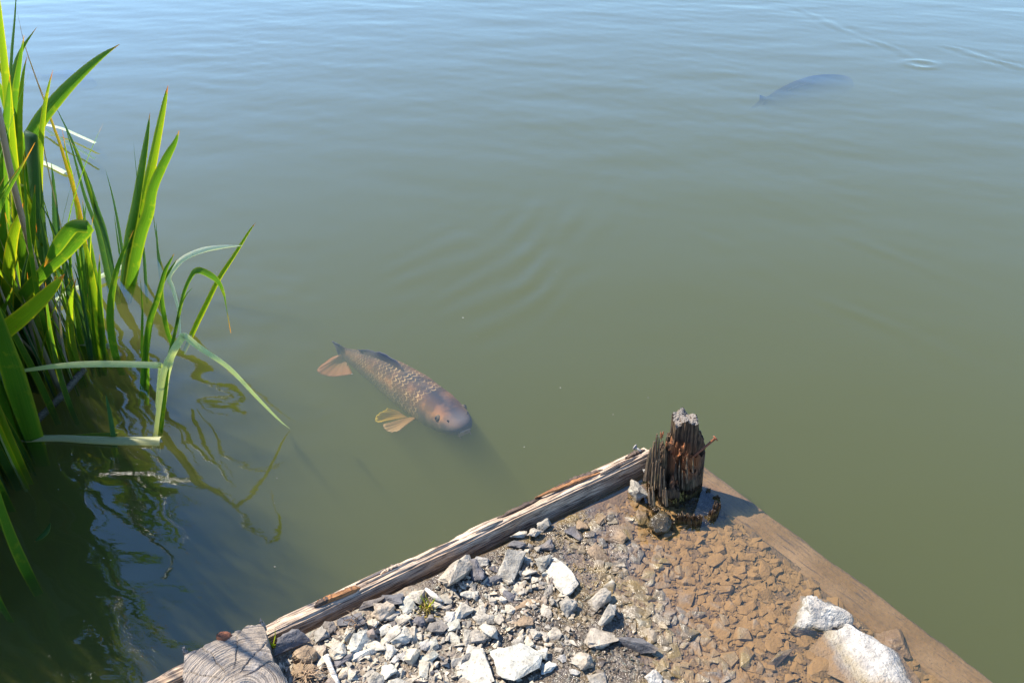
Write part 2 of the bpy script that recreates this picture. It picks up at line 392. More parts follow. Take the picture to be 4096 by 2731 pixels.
def water_material():
    N = NT('murky_pond_water')
    p = N.pos()
    fine = N.noise(N.vscale(p, 9, 26, 1), 1.0, 3, .55)
    nb = N.bump(fine, .0006, .6)
    fr = N.n('ShaderNodeFresnel'); bk = N.n('ShaderNodeNewGeometry').outputs['Backfacing']
    N.put(fr.inputs['IOR'], N.maprange(bk, 0, 1, 1.64, 1/1.64))       # same reflectance from both sides, so the sun reaches into the water
    N.put(fr.inputs['Normal'], nb)
    tr = N.n('ShaderNodeBsdfTransparent')
    gl = N.n('ShaderNodeBsdfGlossy'); gl.inputs['Roughness'].default_value = .02; N.put(gl.inputs['Normal'], nb)
    m = N.n('ShaderNodeMixShader'); N.put(m.inputs[0], fr.outputs[0])
    N.t.links.new(tr.outputs[0], m.inputs[1]); N.t.links.new(gl.outputs[0], m.inputs[2])
    N.t.links.new(m.outputs[0], N.out.inputs['Surface'])
    DENS = 3.9; ALB = (.245, .256, .068)
    vs = N.n('ShaderNodeVolumeScatter'); vs.inputs['Color'].default_value = ALB + (1,); vs.inputs['Density'].default_value = DENS; vs.inputs['Anisotropy'].default_value = 0.0
    va = N.n('ShaderNodeVolumeAbsorption'); va.inputs['Color'].default_value = ALB + (1,); va.inputs['Density'].default_value = DENS
    ad = N.n('ShaderNodeAddShader'); N.t.links.new(vs.outputs[0], ad.inputs[0]); N.t.links.new(va.outputs[0], ad.inputs[1])
    N.t.links.new(ad.outputs[0], N.out.inputs['Volume'])
    N.m.cycles.homogeneous_volume = True
    return N.m
M['water'] = water_material()
me.materials.append(M['water'])

# lake bed far below, reaching the horizon
def mud():
    N = NT('lake_mud'); n = N.noise(N.pos(), 3, 5)
    return N.done(N.bsdf(Base_Color=N.mix(n, (.06, .05, .03), (.11, .09, .05)), Roughness=.9, Normal=N.bump(n, .02)))
M['mud'] = mud()
n_ = 24; gx = np.linspace(-900, 900, n_); vv = [(x, y, -1.3+.1*fbm(x*.01, y*.01, 0)) for y in gx for x in gx]
ff = [(j*n_+k, j*n_+k+1, (j+1)*n_+k+1, (j+1)*n_+k) for j in range(n_-1) for k in range(n_-1)]
tag(mesh_obj('lake_bed', vv, ff, M['mud'], smooth=True), kind='structure')

# ------------------------------------------------------------------ gravel bank
def bank_z(x, y):
    d = x - (.14 + (1.46-y)*.36)
    z = -.052*d if d > 0 else -.055*d
    z = min(z, .034 + .01*smooth01(y, 1.1, .6))
    z = max(z, -.040)
    a, b = bank_ab(x, y)
    if b > 0: z -= .012*smooth01(a, .12, 0)*smooth01(b, .35, .1)      # pool by the timber at the post
    return z
def bank_zn(x, y):
    return bank_z(x, y) + .0045*fbm(x*9, y*9, 3) + .003*fbm(x*28, y*28, 7) + .0018*fbm(x*75, y*75, 1, 3)
na, nb_ = 300, 230
A = np.linspace(-.02, 2.0, na); B = np.linspace(-.02, 1.3, nb_)
vv = []
for b in B:
    for a in A:
        x = PC.x + E1.x*a + E2.x*b; y = PC.y + E1.y*a + E2.y*b
        vv.append((x, y, bank_zn(x, y)))
ff = [(j*na+k, j*na+k+1, (j+1)*na+k+1, (j+1)*na+k) for j in range(nb_-1) for k in range(na-1)]
# skirt so that the bank is a solid body
base = len(vv)
rim = [k for k in range(na)] + [j*na+na-1 for j in range(1, nb_)] + [(nb_-1)*na+k for k in range(na-2, -1, -1)] + [j*na for j in range(nb_-2, 0, -1)]
for r_ in rim: vv.append((vv[r_][0], vv[r_][1], -1.2))
for k in range(len(rim)): ff.append((rim[k], base+k, base+(k+1) % len(rim), rim[(k+1) % len(rim)]))
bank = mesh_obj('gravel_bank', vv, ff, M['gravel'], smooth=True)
tag(bank, kind='structure')

# ------------------------------------------------------------------ stones
def hull_mesh(name, n, flat, seed, box=.5, sub=0, rough=0.0):
    """angular broken stone of unit length: hull of points on a flattened rounded box"""
    g = random.Random(seed); bm = bmesh.new()
    for _ in range(n):
        v = Vector((g.gauss(0, 1), g.gauss(0, 1), g.gauss(0, 1))).normalized()
        m = max(abs(v.x), abs(v.y), abs(v.z)); v = v.lerp(v/m, box)
        bm.verts.new((v.x*.5*g.uniform(.85, 1.05), v.y*.5*g.uniform(.5, .85), v.z*.5*flat*g.uniform(.85, 1.0)))
    bmesh.ops.convex_hull(bm, input=bm.verts)
    for v in [v for v in bm.verts if not v.link_faces]: bm.verts.remove(v)
    if sub:
        bmesh.ops.subdivide_edges(bm, edges=bm.edges, cuts=sub, use_grid_fill=True)
        bmesh.ops.triangulate(bm, faces=bm.faces)
        o = Vector((seed*3.1, seed*1.7, 0))
        for v in bm.verts:
            nn = noise.fractal(v.co*3.2+o, 1, 2, 4); n2 = noise.fractal(v.co*9+o, 1, 2, 3)
            v.co *= 1 + rough*nn*.55 + rough*.25*n2
    me = bpy.data.meshes.new(name); bm.to_mesh(me); bm.free(); return me
protos = [hull_mesh('stone', rng.choice([12, 14, 16, 18]), rng.choice([.22, .3, .36, .45, .55]), 100+k, rng.uniform(.35, .8)) for k in range(26)]
for m_ in protos: m_.materials.append(M['stone'])
placed = []           # (x, y, radius)
def put_stone(mesh, x, y, L, rz, tilt=(0, 0), sy=1.0, sz=1.0, z=None, sink=.35, parent=bank, name='stone'):
    o = bpy.data.objects.new(name, mesh); C.objects.link(o)
    hgt = max(v.co.z for v in mesh.vertices)*L*sz
    zz = bank_z(x, y) + hgt*(1-2*sink) if z is None else z
    o.location = (x, y, zz); o.rotation_euler = (tilt[0], tilt[1], rz); o.scale = (L, L*sy, L*sz)
    if parent: o.parent = parent
    placed.append((x, y, L*.42))
    return o

big = {}
def big_stone(u, v, wpx, hpx, ang, mat, label, flat=.4, seed=1, sink=.3, n=16, rough=.5, tilt=(0, 0), zoff=0, box=.55, sub=4, name='stone'):
    """wpx, hpx: seen size of the stone; ang: direction of its long axis on the ground"""
    p = at(u, v, .01); p = at(u, v, bank_z(p.x, p.y)+.012); d = (p-Vector((0, 0, 1.6))).length
    me = hull_mesh('stone', n, flat, seed, box, sub, rough); me.materials.append(M[mat])
    L = pxm(wpx, d); S = pxm(hpx, d)
    ext = [max(c.co[k] for c in me.vertices)-min(c.co[k] for c in me.vertices) for k in range(3)]
    o = bpy.data.objects.new(name, me); C.objects.link(o)
    sx = L/ext[0]; sy = S/ext[1]; sz = (L+S)*.5*flat/ext[2]
    o.scale = (sx, sy, sz); o.rotation_euler = (tilt[0], tilt[1], R(ang))
    hh = ext[2]*sz
    o.location = (p.x, p.y, bank_z(p.x, p.y) + hh*(.5-sink) + zoff)
    placed.append((p.x, p.y, max(L, S)*.42))
    if label: tag(o, label, 'stone')
    else: o.parent = bank
    return o
big_stone(1830, 2300, 150, 150, 15, 'grey_stone', 'blocky grey brown rock, largest beside the timber beam', .6, 21, .18, 14, .35)
big_stone(1905, 2290, 60, 110, 20, 'slate', 'small flaky slate leaning on the blocky grey rock', .7, 22, .15, 14, .4, (R(20), R(-15)))
big_stone(2052, 2262, 150, 78, 62, 'grey_stone', 'leaf-shaped pale grey stone standing on the wet gravel', .5, 23, .15, 14, .3, (R(10), R(-14)))
big_stone(2240, 2290, 215, 105, 105, 'cream_stone', 'flat slab with a bright white left edge, half under water', .16, 24, .25, 14, .25, (R(0), R(3)), .002)
big_stone(1928, 2665, 150, 150, 70, 'cream_stone', 'pale greenish white flat slab at the bottom of the photo, left of the cream slab', .16, 25, .15, 13, .2, (R(-4), 0), .004)
big_stone(2062, 2640, 190, 175, 150, 'cream_stone', 'cream flat triangular slab overlapping the greenish white slab', .17, 36, .0, 12, .2, (R(5), R(-3)), .008)
big_stone(2395, 2548, 130, 90, 8, 'grey_stone', 'light grey lumpy stone in the middle of the wet gravel', .4, 27, .25, 16, .5)
big_stone(3265, 2480, 230, 190, 25, 'white_stone', 'lumpy white rock rising from the shallow water beside the long white slab', .62, 28, .30, 20, .55, (0, 0), .004, .5, 7)
big_stone(3478, 2676, 390, 235, -42, 'white_stone', 'long flat white rock slab, largest stone, at the bottom right', .24, 53, .30, 13, .34, (0, 0), .012, .9, 7)
big_stone(2635, 2100, 100, 95, 15, 'wet_stone', 'rounded wet olive brown boulder at the foot of the rotten post', .75, 30, .30, 30, .2, (0, 0), .012, .2)
big_stone(2545, 1978, 64, 90, 10, 'grey_stone', 'upright stone with a white top left of the rotten post', 1.1, 31, .15, 15, .35, (0, 0), .006)
big_stone(2590, 1915, 30, 45, 40, 'white_stone', 'small white stone wedged against the splinters of the post', .8, 32, .1, 13, .3, (0, 0), .028, sub=2)
big_stone(1172, 2580, 135, 55, 35, 'slate', 'long dark slate shard beside the ringed stump', .6, 33, .1, 12, .2, (R(-14), 0))
big_stone(1213, 2622, 75, 90, 80, 'brown_stone', 'rounded brown rock next to the dark slate shard', .8, 34, .15, 26, .3, box=.25)
big_stone(1220, 2685, 95, 70, 5, 'brown_stone', 'flat rusty brown rock under the dry root tangle', .5, 35, .2, 20, .3)
big_stone(3580, 2575, 130, 130, -50, 'brown_stone', 'tan submerged stone between the white slab and the sunken board', .5, 37, .3, 22, .35, box=.3)
big_stone(3120, 2622, 130, 36, 35, 'slate', 'thin grey slate strip in the shallow water left of the white slab', .3, 38, .2, 12, .15, (R(20), 0))
big_stone(2538, 2572, 170, 50, -16, 'slate', 'long narrow brown-topped slate on the edge of the shallow water', .45, 39, .2, 12, .25)
big_stone(2435, 2465, 110, 45, 55, 'grey_stone', 'narrow upright shard with a bright top, right of the centre', .8, 40, .1, 12, .25, (R(25), R(-10)))
big_stone(2395, 2395, 105, 70, 45, 'grey_stone', 'flaky grey green stone standing above the narrow shard', .6, 41, .1, 12, .3, (R(15), R(-20)))
big_stone(2268, 2420, 70, 70, 30, 'grey_stone', 'knobbly light grey stone below the white-edged slab', .7, 42, .15, 18, .5)
big_stone(2100, 2416, 150, 50, 10, 'brown_stone', 'layered ochre flake lying flat in the gravel', .25, 43, .25, 13, .3)
big_stone(1914, 2538, 60, 70, 110, 'grey_stone', 'small pointed pale stone, left one of a leaning pair', .6, 44, .1, 13, .25, (R(12), 0))
big_stone(1958, 2522, 90, 62, 120, 'cream_stone', 'pale cream block, right one of a leaning pair', .6, 45, .08, 12, .2, (R(8), R(10)))
big_stone(2332, 2643, 90, 75, -10, 'grey_stone', 'rounded grey stone on the gravel below the lumpy grey one', .55, 46, .2, 18, .35)
big_stone(2160, 2595, 45, 70, 60, 'cream_stone', 'small mint coloured pebble against the cream slab', .6, 47, .15, 12, .2, sub=3)
big_stone(2395, 2715, 80, 70, 40, 'grey_stone', 'smooth lilac grey stone at the bottom edge of the photo', .5, 48, .2, 15, .25)
# stones of the dry heap by the beam that can be measured one by one
for (u, v, L, S, a, mt, fl) in [
    (1441, 2558, 125, 70, 35, 'cream_stone', .4), (1560, 2541, 110, 45, 38, 'stone', .4), (1608, 2545, 95, 62, 55, 'cream_stone', .45), (1536, 2446, 85, 90, 60, 'stone', .6),
    (1635, 2416, 72, 70, 20, 'stone', .5), (1679, 2385, 78, 72, -30, 'stone', .6), (1622, 2392, 85, 38, 40, 'cream_stone', .35), (1458, 2610, 110, 40, 12, 'cream_stone', .3),
    (1506, 2582, 100, 45, -8, 'cream_stone', .35), (1339, 2603, 80, 65, 75, 'stone', .7), (1268, 2603, 66, 66, -20, 'stone', .4), (1285, 2535, 66, 60, -50, 'stone', .6),
    (1315, 2504, 66, 52, -25, 'stone', .45), (1547, 2684, 75, 62, 25, 'cream_stone', .55), (1363, 2678, 62, 50, 60, 'stone', .5), (1398, 2694, 52, 40, 60, 'stone', .5),
    (1278, 2654, 62, 55, 35, 'cream_stone', .6), (1696, 2572, 56, 48, 20, 'white_stone', .4), (1490, 2485, 58, 38, 5, 'stone', .6), (1404, 2530, 85, 45, 60, 'stone', .6),
    (1430, 2475, 95, 62, -30, 'slate', .4), (1565, 2462, 85, 35, 45, 'stone', .5), (1602, 2475, 90, 45, 20, 'stone', .35), (1545, 2510, 60, 42, 15, 'cream_stone', .4),
    (1345, 2640, 90, 40, 25, 'slate', .25), (1560, 2600, 62, 62, -10, 'cream_stone', .35), (1612, 2615, 50, 42, 0, 'white_stone', .4), (1578, 2632, 45, 40, 15, 'white_stone', .4),
    (1745, 2410, 55, 50, 30, 'stone', .35), (1790, 2420, 48, 40, 10, 'grey_stone', .35), (1850, 2435, 100, 62, 25, 'cream_stone', .45), (1812, 2460, 62, 58, 70, 'white_stone', .4),
    (1930, 2470, 90, 55, 15, 'grey_stone', .3), (1880, 2370, 85, 40, 30, 'cream_stone', .4), (1750, 2500, 80, 70, 65, 'stone', .4), (1680, 2480, 62, 50, 40, 'slate', .4),
    (1925, 2240, 45, 62, 100, 'white_stone', .6), (2075, 2135, 85, 30, 15, 'cream_stone', .4), (2140, 2130, 45, 70, 100, 'grey_stone', .6), (2175, 2095, 70, 45, 40, 'grey_stone', .6),
    (2175, 2240, 70, 75, 120, 'stone', .5), (2185, 2175, 75, 55, 20, 'slate', .4), (2070, 2170, 90, 42, 5, 'slate', .4), (1985, 2310, 75, 35, 25, 'slate', .3), (1985, 2265, 65, 30, 30, 'slate', .3),
    (2030, 2380, 62, 40, -25, 'slate', .4), (1500, 2715, 70, 62, 30, 'grey_stone', .5), (1600, 2722, 95, 42, 5, 'cream_stone', .4), (1375, 2480, 60, 45, 20, 'slate', .4),
    (2300, 2680, 50, 25, -15, 'white_stone', .4), (2250, 2625, 40, 36, 30, 'white_stone', .5), (2190, 2660, 75, 42, 20, 'cream_stone', .3), (2620, 2710, 65, 62, 45, 'white_stone', .6),
    (2130, 2530, 45, 50, 80, 'stone', .6), (2100, 2490, 85, 55, 40, 'brown_stone', .4), (2190, 2440, 55, 45, -10, 'grey_stone', .3), (1480, 2410, 120, 38, 30, 'stone', .4), (1580, 2400, 100, 62, 15, 'slate', .4),
    (2457, 2138, 120, 75, -25, 'brown_stone', .3), (2560, 2065, 85, 75, 20, 'brown_stone', .5), (2400, 2070, 62, 70, 10, 'brown_stone', .5), (2330, 2100, 60, 60, 0, 'brown_stone', .4), (2300, 2130, 95, 62, -40, 'slate', .25), (2400, 2205, 110, 75, -25, 'brown_stone', .25)]:
    big_stone(u, v, L*.92, S*1.0, a, mt, None, fl, int(u+v), .15 if fl > .45 else .05, rng.choice([12, 14, 16]), .42, (R(rng.uniform(-12, 12)), R(rng.uniform(-12, 12))), .0, .5, 3)

def zone(x, y):
    a, b = bank_ab(x, y); d = x - (.14 + (1.46-y)*.36)
    return a, b, d
# further stones, picked apart one by one: many in the heap, flat silted ones under water
count = 0; tries = 0
NEED = 230
while count < NEED and tries < 60000:
    tries += 1
    a = rng.uniform(.0, 1.42); b = rng.uniform(.03, 1.0)
    x = PC.x+E1.x*a+E2.x*b; y = PC.y+E1.y*a+E2.y*b
    if y < .93: continue
    a, b, d = zone(x, y)
    if b > .86: continue
    heap = d < -.12 and b < .34 - .1*smooth01(a, .9, .4)
    under = d > .04
    if heap: L = rng.uniform(.022, .05); gap = .62
    elif under: L = rng.choice([rng.uniform(.02, .04), rng.uniform(.035, .075)]); gap = .60
    else:
        if rng.random() > .25: continue
        L = rng.uniform(.014, .032); gap = .8
    rr = L*.42
    if any((x-q[0])**2+(y-q[1])**2 < (gap*(rr+q[2]))**2 for q in placed): continue
    if (x+.56)**2+(y-.90)**2 < .165**2: continue
    if (x-.47)**2+(y-1.56)**2 < .10**2: continue
    m_ = rng.choice(protos)
    put_stone(m_, x, y, L, rng.uniform(0, 6.28), (rng.gauss(0, .22), rng.gauss(0, .22)) if not under else (rng.gauss(0, .10), rng.gauss(0, .10)), rng.uniform(.8, 1.15), (rng.uniform(.8, 1.3) if heap else rng.uniform(.5, .8)), sink=(.12 if heap else .34))
    count += 1

# fine pebbles and chips: too many to count, one part of the bank
def pebbles(n, name, mat, region, np_=8, bx_=.6, fl=(.25, .35, .5, .3, .4, .22)):
    pm = [hull_mesh('chip', np_, f, 300+k, bx_) for k, f in enumerate(fl)]
    pv = [(np.array([v.co[:] for v in m.vertices]), [tuple(p.vertices) for p in m.polygons]) for m in pm]
    for m in pm: bpy.data.meshes.remove(m)
    VV = []; FF = []; RR = []; off = 0; k = 0; guard = 0
    while k < n and guard < n*12:
        guard += 1
        r = region()
        if r is None: continue
        x, y, L, sink, tl = r
        vs, fs = pv[rng.randrange(len(pv))]
        rot = np.array(Matrix.Rotation(rng.uniform(0, 6.28), 3, 'Z') @ Matrix.Rotation(rng.gauss(0, tl), 3, 'X') @ Matrix.Rotation(rng.gauss(0, tl), 3, 'Y'))
        P = (vs*np.array([L, L*rng.uniform(.7, 1.2), L*rng.uniform(.6, 1.3)])) @ rot.T
        P += np.array([x, y, bank_zn(x, y) + L*.17*(1-sink*2)])
        VV.append(P); FF += [tuple(q+off for q in f) for f in fs]; off += len(vs); RR += [rng.random()]*len(vs); k += 1
    o = mesh_obj(name, np.concatenate(VV), FF, mat, bank, attr={'rnd': RR}); o['kind'] = 'stuff'
    return o
def region_all():
    a = rng.uniform(.0, 1.45); b = rng.uniform(.0, 1.02)
    x = PC.x+E1.x*a+E2.x*b; y = PC.y+E1.y*a+E2.y*b
    if y < .93 or b > .9: return None
    d = zone(x, y)[2]
    if d > .06:
        if rng.random() < .15: return None
        L = .005 + .016*rng.random()**2.2
        return x, y, L, .30, .2
    L = .0045 + .015*rng.random()**2.6
    return x, y, L, .2, .4
def region_flat():
    a = rng.uniform(.0, 1.3); b = rng.uniform(.02, 1.0)
    x = PC.x+E1.x*a+E2.x*b; y = PC.y+E1.y*a+E2.y*b
    if y < .93 or b > .88: return None
    d = zone(x, y)[2]
    if d < .02 + .05*noise.noise(Vector((x*9, y*9, 0))): return None
    if any((x-q[0])**2+(y-q[1])**2 < (q[2]*.9)**2 for q in placed[:40]): return None
    return x, y, .012+.036*rng.random()**1.9, .36, .09
pebbles(1500, 'silted_stone_scatter', M['stone'], region_flat, 15, .3, (.3, .36, .45, .3, .4, .5, .34, .3))
def region_heap():
    a = rng.uniform(.35, 1.42); b = rng.uniform(.02, .5)
    x = PC.x+E1.x*a+E2.x*b; y = PC.y+E1.y*a+E2.y*b
    if y < .93: return None
    d = zone(x, y)[2]
    if d > -.1 or b > .16 + .26*rng.random(): return None
    return x, y, .009+.018*rng.random()**1.4, .0, .45
pebbles(900, 'rubble_scatter', M['stone'], region_heap, 12, .5)
pebbles(9500, 'pebble_scatter', M['pebble'], region_all)

# ------------------------------------------------------------------ timber beam along the left edge of the bank
def beam_mesh(p0, p1, width, top, bottom, nl, mat, name, parent=None, wob=.004, jag=None):
    d = (p1-p0); L = d.length; t = d/L; n = Vector((-t.y, t.x, 0))     # n points to the water
    prof = []
    k = 10
    for q in range(k): prof.append((width*q/k, top, 0))                 # top face, inner to outer edge
    for q in range(5): prof.append((width, top+(bottom-top)*q/5, 1))
    for q in range(3): prof.append((width-width*q/3, bottom, 2))
    for q in range(7): prof.append((0, bottom+(top-bottom)*q/7, 3))
    m = len(prof); vv = []
    for s in range(nl+1):
        l = L*s/nl
        for (o, z, side) in prof:
            g1 = noise.fractal(Vector((l*3.0, o*60+side*9, z*60)), 1, 2, 4); g2 = noise.fractal(Vector((l*14, o*130, z*120+5)), 1, 2, 3)
            rr = wob*(g1+.45*g2)
            oo, zz = o, z
            if side == 0: zz += rr*.9
            if side in (1, 3): oo += rr*(1 if side == 1 else -1)*.8
            if z > top-.004 and jag:                                    # outer top edge worn and broken away
                e = max(0, (o-width*.45)/(width*.55)); zz -= e*jag(l/L)*(1+.5*g2)
            if z > top-.004 and o < width*.12: zz -= .004; oo += .003
            pt = p0 + t*l + n*oo + Vector((0, 0, zz))
            pt += n*.004*noise.noise(Vector((l*2.2, 3, 1)))
            vv.append(pt)
    ff = []
    for s in range(nl):
        for q in range(m):
            ff.append((s*m+q, s*m+(q+1) % m, (s+1)*m+(q+1) % m, (s+1)*m+q))
    ff.append(tuple(range(m))[::-1]); ff.append(tuple(nl*m+q for q in range(m)))
    return mesh_obj(name, vv, ff, mat, parent, smooth=False)
b0 = at(1114, 2578, 0.005); b1 = at(2560, 1881, 0.005)                 # inner foot line
t_ = (b1-b0).normalized(); N_ = Vector((-t_.y, t_.x, 0))
def jag(s): return .004 + .020*max(0, noise.fractal(Vector((s*7.5, 4.4, 0)), 1, 2, 4)+.15)
beam = empty('timber_beam', (0, 0, 0))
tag(beam, 'weathered grey timber beam edging the gravel bank from the stump to the post', 'timber')
p0 = b0 - t_*.42; p1 = b1 + t_*.045
beam_mesh(Vector((p0.x, p0.y, 0)), Vector((p1.x, p1.y, 0)), .043, .045, -.10, 420, M['beam'], 'plank', beam, .0045, jag)
# raised lips, flakes and the orange split piece
def strip(u0, v0, u1, v1, wid, thick, z, mat, name, seed, taper=.3, side=0.0):
    a = at(u0, v0, z); b = at(u1, v1, z); d = b-a; L = d.length; t = d/L; n = Vector((-t.y, t.x, 0))
    vv = []; K = 26
    for s in range(K+1):
        q = s/K; f = min(1, q/taper if taper else 1, (1-q)/taper if taper else 1); f = .25+.75*f
        jt = noise.fractal(Vector((q*9, seed, 0)), 1, 2, 3)
        c = a + t*L*q + n*.003*jt + Vector((0, 0, side*q))
        ww = wid*f*(1+.35*jt)/2; h = thick*f*(1+.4*noise.noise(Vector((q*13, seed, 4))))
        vv += [c-n*ww, c-n*ww*.7+Vector((0, 0, h)), c+n*ww*.6+Vector((0, 0, h*1.1)), c+n*ww, c+Vector((0, 0, -.006))]
    ff = []
    for s in range(K):
        for q in range(5): ff.append((s*5+q, (s+1)*5+q, (s+1)*5+(q+1) % 5, s*5+(q+1) % 5))
    ff += [(0, 1, 2, 3, 4), tuple(K*5+q for q in (4, 3, 2, 1, 0))]
    return mesh_obj(name, vv, ff, mat, beam)
strip(1262, 2420, 1440, 2350, .017, .010, .047, M['orange_wood'], 'split_strip', 1, .12)
strip(1256, 2425, 1330, 2388, .014, .008, .050, M['beam_dark'], 'bark_flake', 2)
strip(2225, 1948, 2415, 1878, .016, .008, .040, M['beam_dark'], 'bark_flake', 3)
strip(1980, 2080, 2170, 1990, .014, .007, .038, M['beam_dark'], 'bark_flake', 4)
strip(2500, 1835, 2580, 1800, .016, .010, .044, M['beam_dark'], 'bark_flake', 5)
strip(2140, 1990, 2400, 1890, .013, .006, .046, M['orange_wood'], 'split_strip', 6, .3)
strip(1520, 2296, 1620, 2254, .014, .009, .046, M['beam'], 'raised_sliver', 7, .4)
for k in range(9):
    s = rng.uniform(.15, .95); q = b0.lerp(b1, s) + N_*rng.uniform(.012, .034)
    e = q + t_*rng.uniform(.05, .14)
    a_ = Vector((q.x, q.y, 0)); vv = []; ff = []
    L = (e-q).length; K = 10
    for j in range(K+1):
        f = j/K; ww = .0028*(1-abs(2*f-1)**2)+.0006; c = a_ + t_*L*f + Vector((0, 0, .0475+.001*math.sin(f*3.1)))
        vv += [c-N_*ww, c+Vector((0, 0, ww*1.4)), c+N_*ww, c-Vector((0, 0, .006))]
    for j in range(K):
        for r_ in range(4): ff.append((j*4+r_, (j+1)*4+r_, (j+1)*4+(r_+1) % 4, j*4+(r_+1) % 4))
    mesh_obj('raised_sliver', vv, ff, M['beam'], beam)

# ------------------------------------------------------------------ sunken board along the right edge
o0 = at(2795, 1846, -.028); o1 = at(3988, 2731, -.028)
tb = (o1-o0).normalized(); i_ = Vector((tb.y, -tb.x, 0))
if i_.x > 0: i_ = -i_
bp0 = o0 - tb*.03; bp1 = o1 + tb*.35
L = (bp1-bp0).length; nl = 200; W = .098; vv = []; prof = [(W*q/12, -.028) for q in range(13)] + [(W, -.07), (W, -.16), (0, -.16), (0, -.07)]
m = len(prof)
for s in range(nl+1):
    l = L*s/nl
    for (o, z) in prof:
        g1 = noise.fractal(Vector((l*4, o*40, z*30)), 1, 2, 4)
        edge = .006*noise.fractal(Vector((l*9, 8 if o < W/2 else 2, 0)), 1, 2, 4) if (o == 0 or o == W) else 0
        c = bp0 + tb*l + i_*(o+edge); c.z = z + (.0035*g1 if z > -.03 else 0) - (.004 if (o in (0, W) and z > -.03) else 0)
        vv.append(c)
ff = [(s*m+q, (s+1)*m+q, (s+1)*m+(q+1) % m, s*m+(q+1) % m) for s in range(nl) for q in range(m)]
ff += [tuple(range(m)), tuple(nl*m+q for q in range(m))[::-1]]
tag(mesh_obj('sunken_board', vv, ff, M['board'], smooth=True), 'silt-covered brown board lying just under the water along the right edge', 'board')

# ------------------------------------------------------------------ rotten corner post
post = empty('rotten_post', (.47, 1.57, 0))
tag(post, 'dark rotten splintered corner post with a broken top and rusty nails', 'post')
g_ = random.Random(5)
def Hpost(x, y):
    """height of the decayed wood over the ground plan (metres above the water)"""
    h = -.06
    N1 = lambda a, b, c: noise.noise(Vector((a, b, c)))
    # broken base shell, pointed to the front, open to the left
    cx0, cy0 = .482, 1.548
    dx, dy = (x-cx0)/.098, (y-cy0)/.080
    th = math.atan2(dy, dx); r = math.hypot(dx, dy)/(1+.16*math.cos(th+1.85)+.10*N1(th*1.5, 4, 0))
    if r < 1.0:
        h = -.016 + .012*N1(x*60, y*60, 2)
        if r > .86 and -1.95 < th < .0 and N1(th*2.2, 8, 2) > -.18:
            h = .020 + .026*N1(th*3.6, 1, 0) + .024*N1(th*13, 5, 0) + .014*N1(x*150, y*150, 3)
        elif r > .84: h = -.004 + .022*N1(th*9, 5, 0)
    # main column, hollowed to the front
    dx, dy = (x-.483)/.054, (y-1.603)/.046
    if dx*dx+dy*dy < 1 + .25*N1(x*30, y*30, 9):
        hh = .226 - .10*(x-.483) + .25*(y-1.60) + .026*N1(x*30, y*30, 0) - 5.0*((x-.483)**2+(y-1.603)**2)
        if x < .448: hh = min(hh, .165 + .02*N1(x*90, y*90, 1))
        if x > .512: hh = .200 - (x-.512)*2.0
        cut = 1.588 + .25*(x-.47) + .006*N1(x*80, 3, 3)
        if y < cut: hh = min(hh, .118 + .03*N1(x*70, y*30, 4) + .25*max(0, .47-x))
        if y < cut-.016: hh = min(hh, .085 + .045*N1(x*90, y*60, 7))
        if .452 < x < .474 and y < cut+.006: hh = min(hh, .05)
        h = max(h, hh)
    # fin of splinters on the left, apart from the column
    if .385 < x < .428 and 1.565 < y < 1.612:
        q = 1-abs(x-.419)/.034
        hh = .03 + .145*max(0, q)**1.2 + .035*N1(x*130, y*50, 3) - .5*abs(y-1.59)
        h = max(h, hh)
    # low shards in front
    if .408 < x < .462 and 1.528 < y < 1.556:
        hh = .055 + .055*N1(x*110, y*55, 13)
        h = max(h, hh)
    return h
gs = .0016
gx = np.arange(.352, .605, gs); gy = np.arange(1.435, 1.66, gs)
vv = np.zeros((len(gy), len(gx), 3))
for j, y in enumerate(gy):
    for k, x in enumerate(gx):
        q = Vector((x*150, y*150, 0))                       # flutes: the ground plan is frayed at fibre scale
        wx = .0032*noise.noise(q) + .0020*noise.noise(q*2.7); wy = .0032*noise.noise(q+Vector((31, 7, 0))) + .0020*noise.noise(q*2.7+Vector((5, 9, 0)))
        h = Hpost(x+wx, y+wy)
        if h > .02:
            h += .004*noise.noise(Vector((x*210, y*210, 4))) + .008*noise.noise(Vector((x*60, y*60, 8)))
            if h < .19 and noise.noise(Vector((x*125, y*125, 12))) > .40: h -= .025
        vv[j, k] = (x, y, h if h > -.03 else -.08)
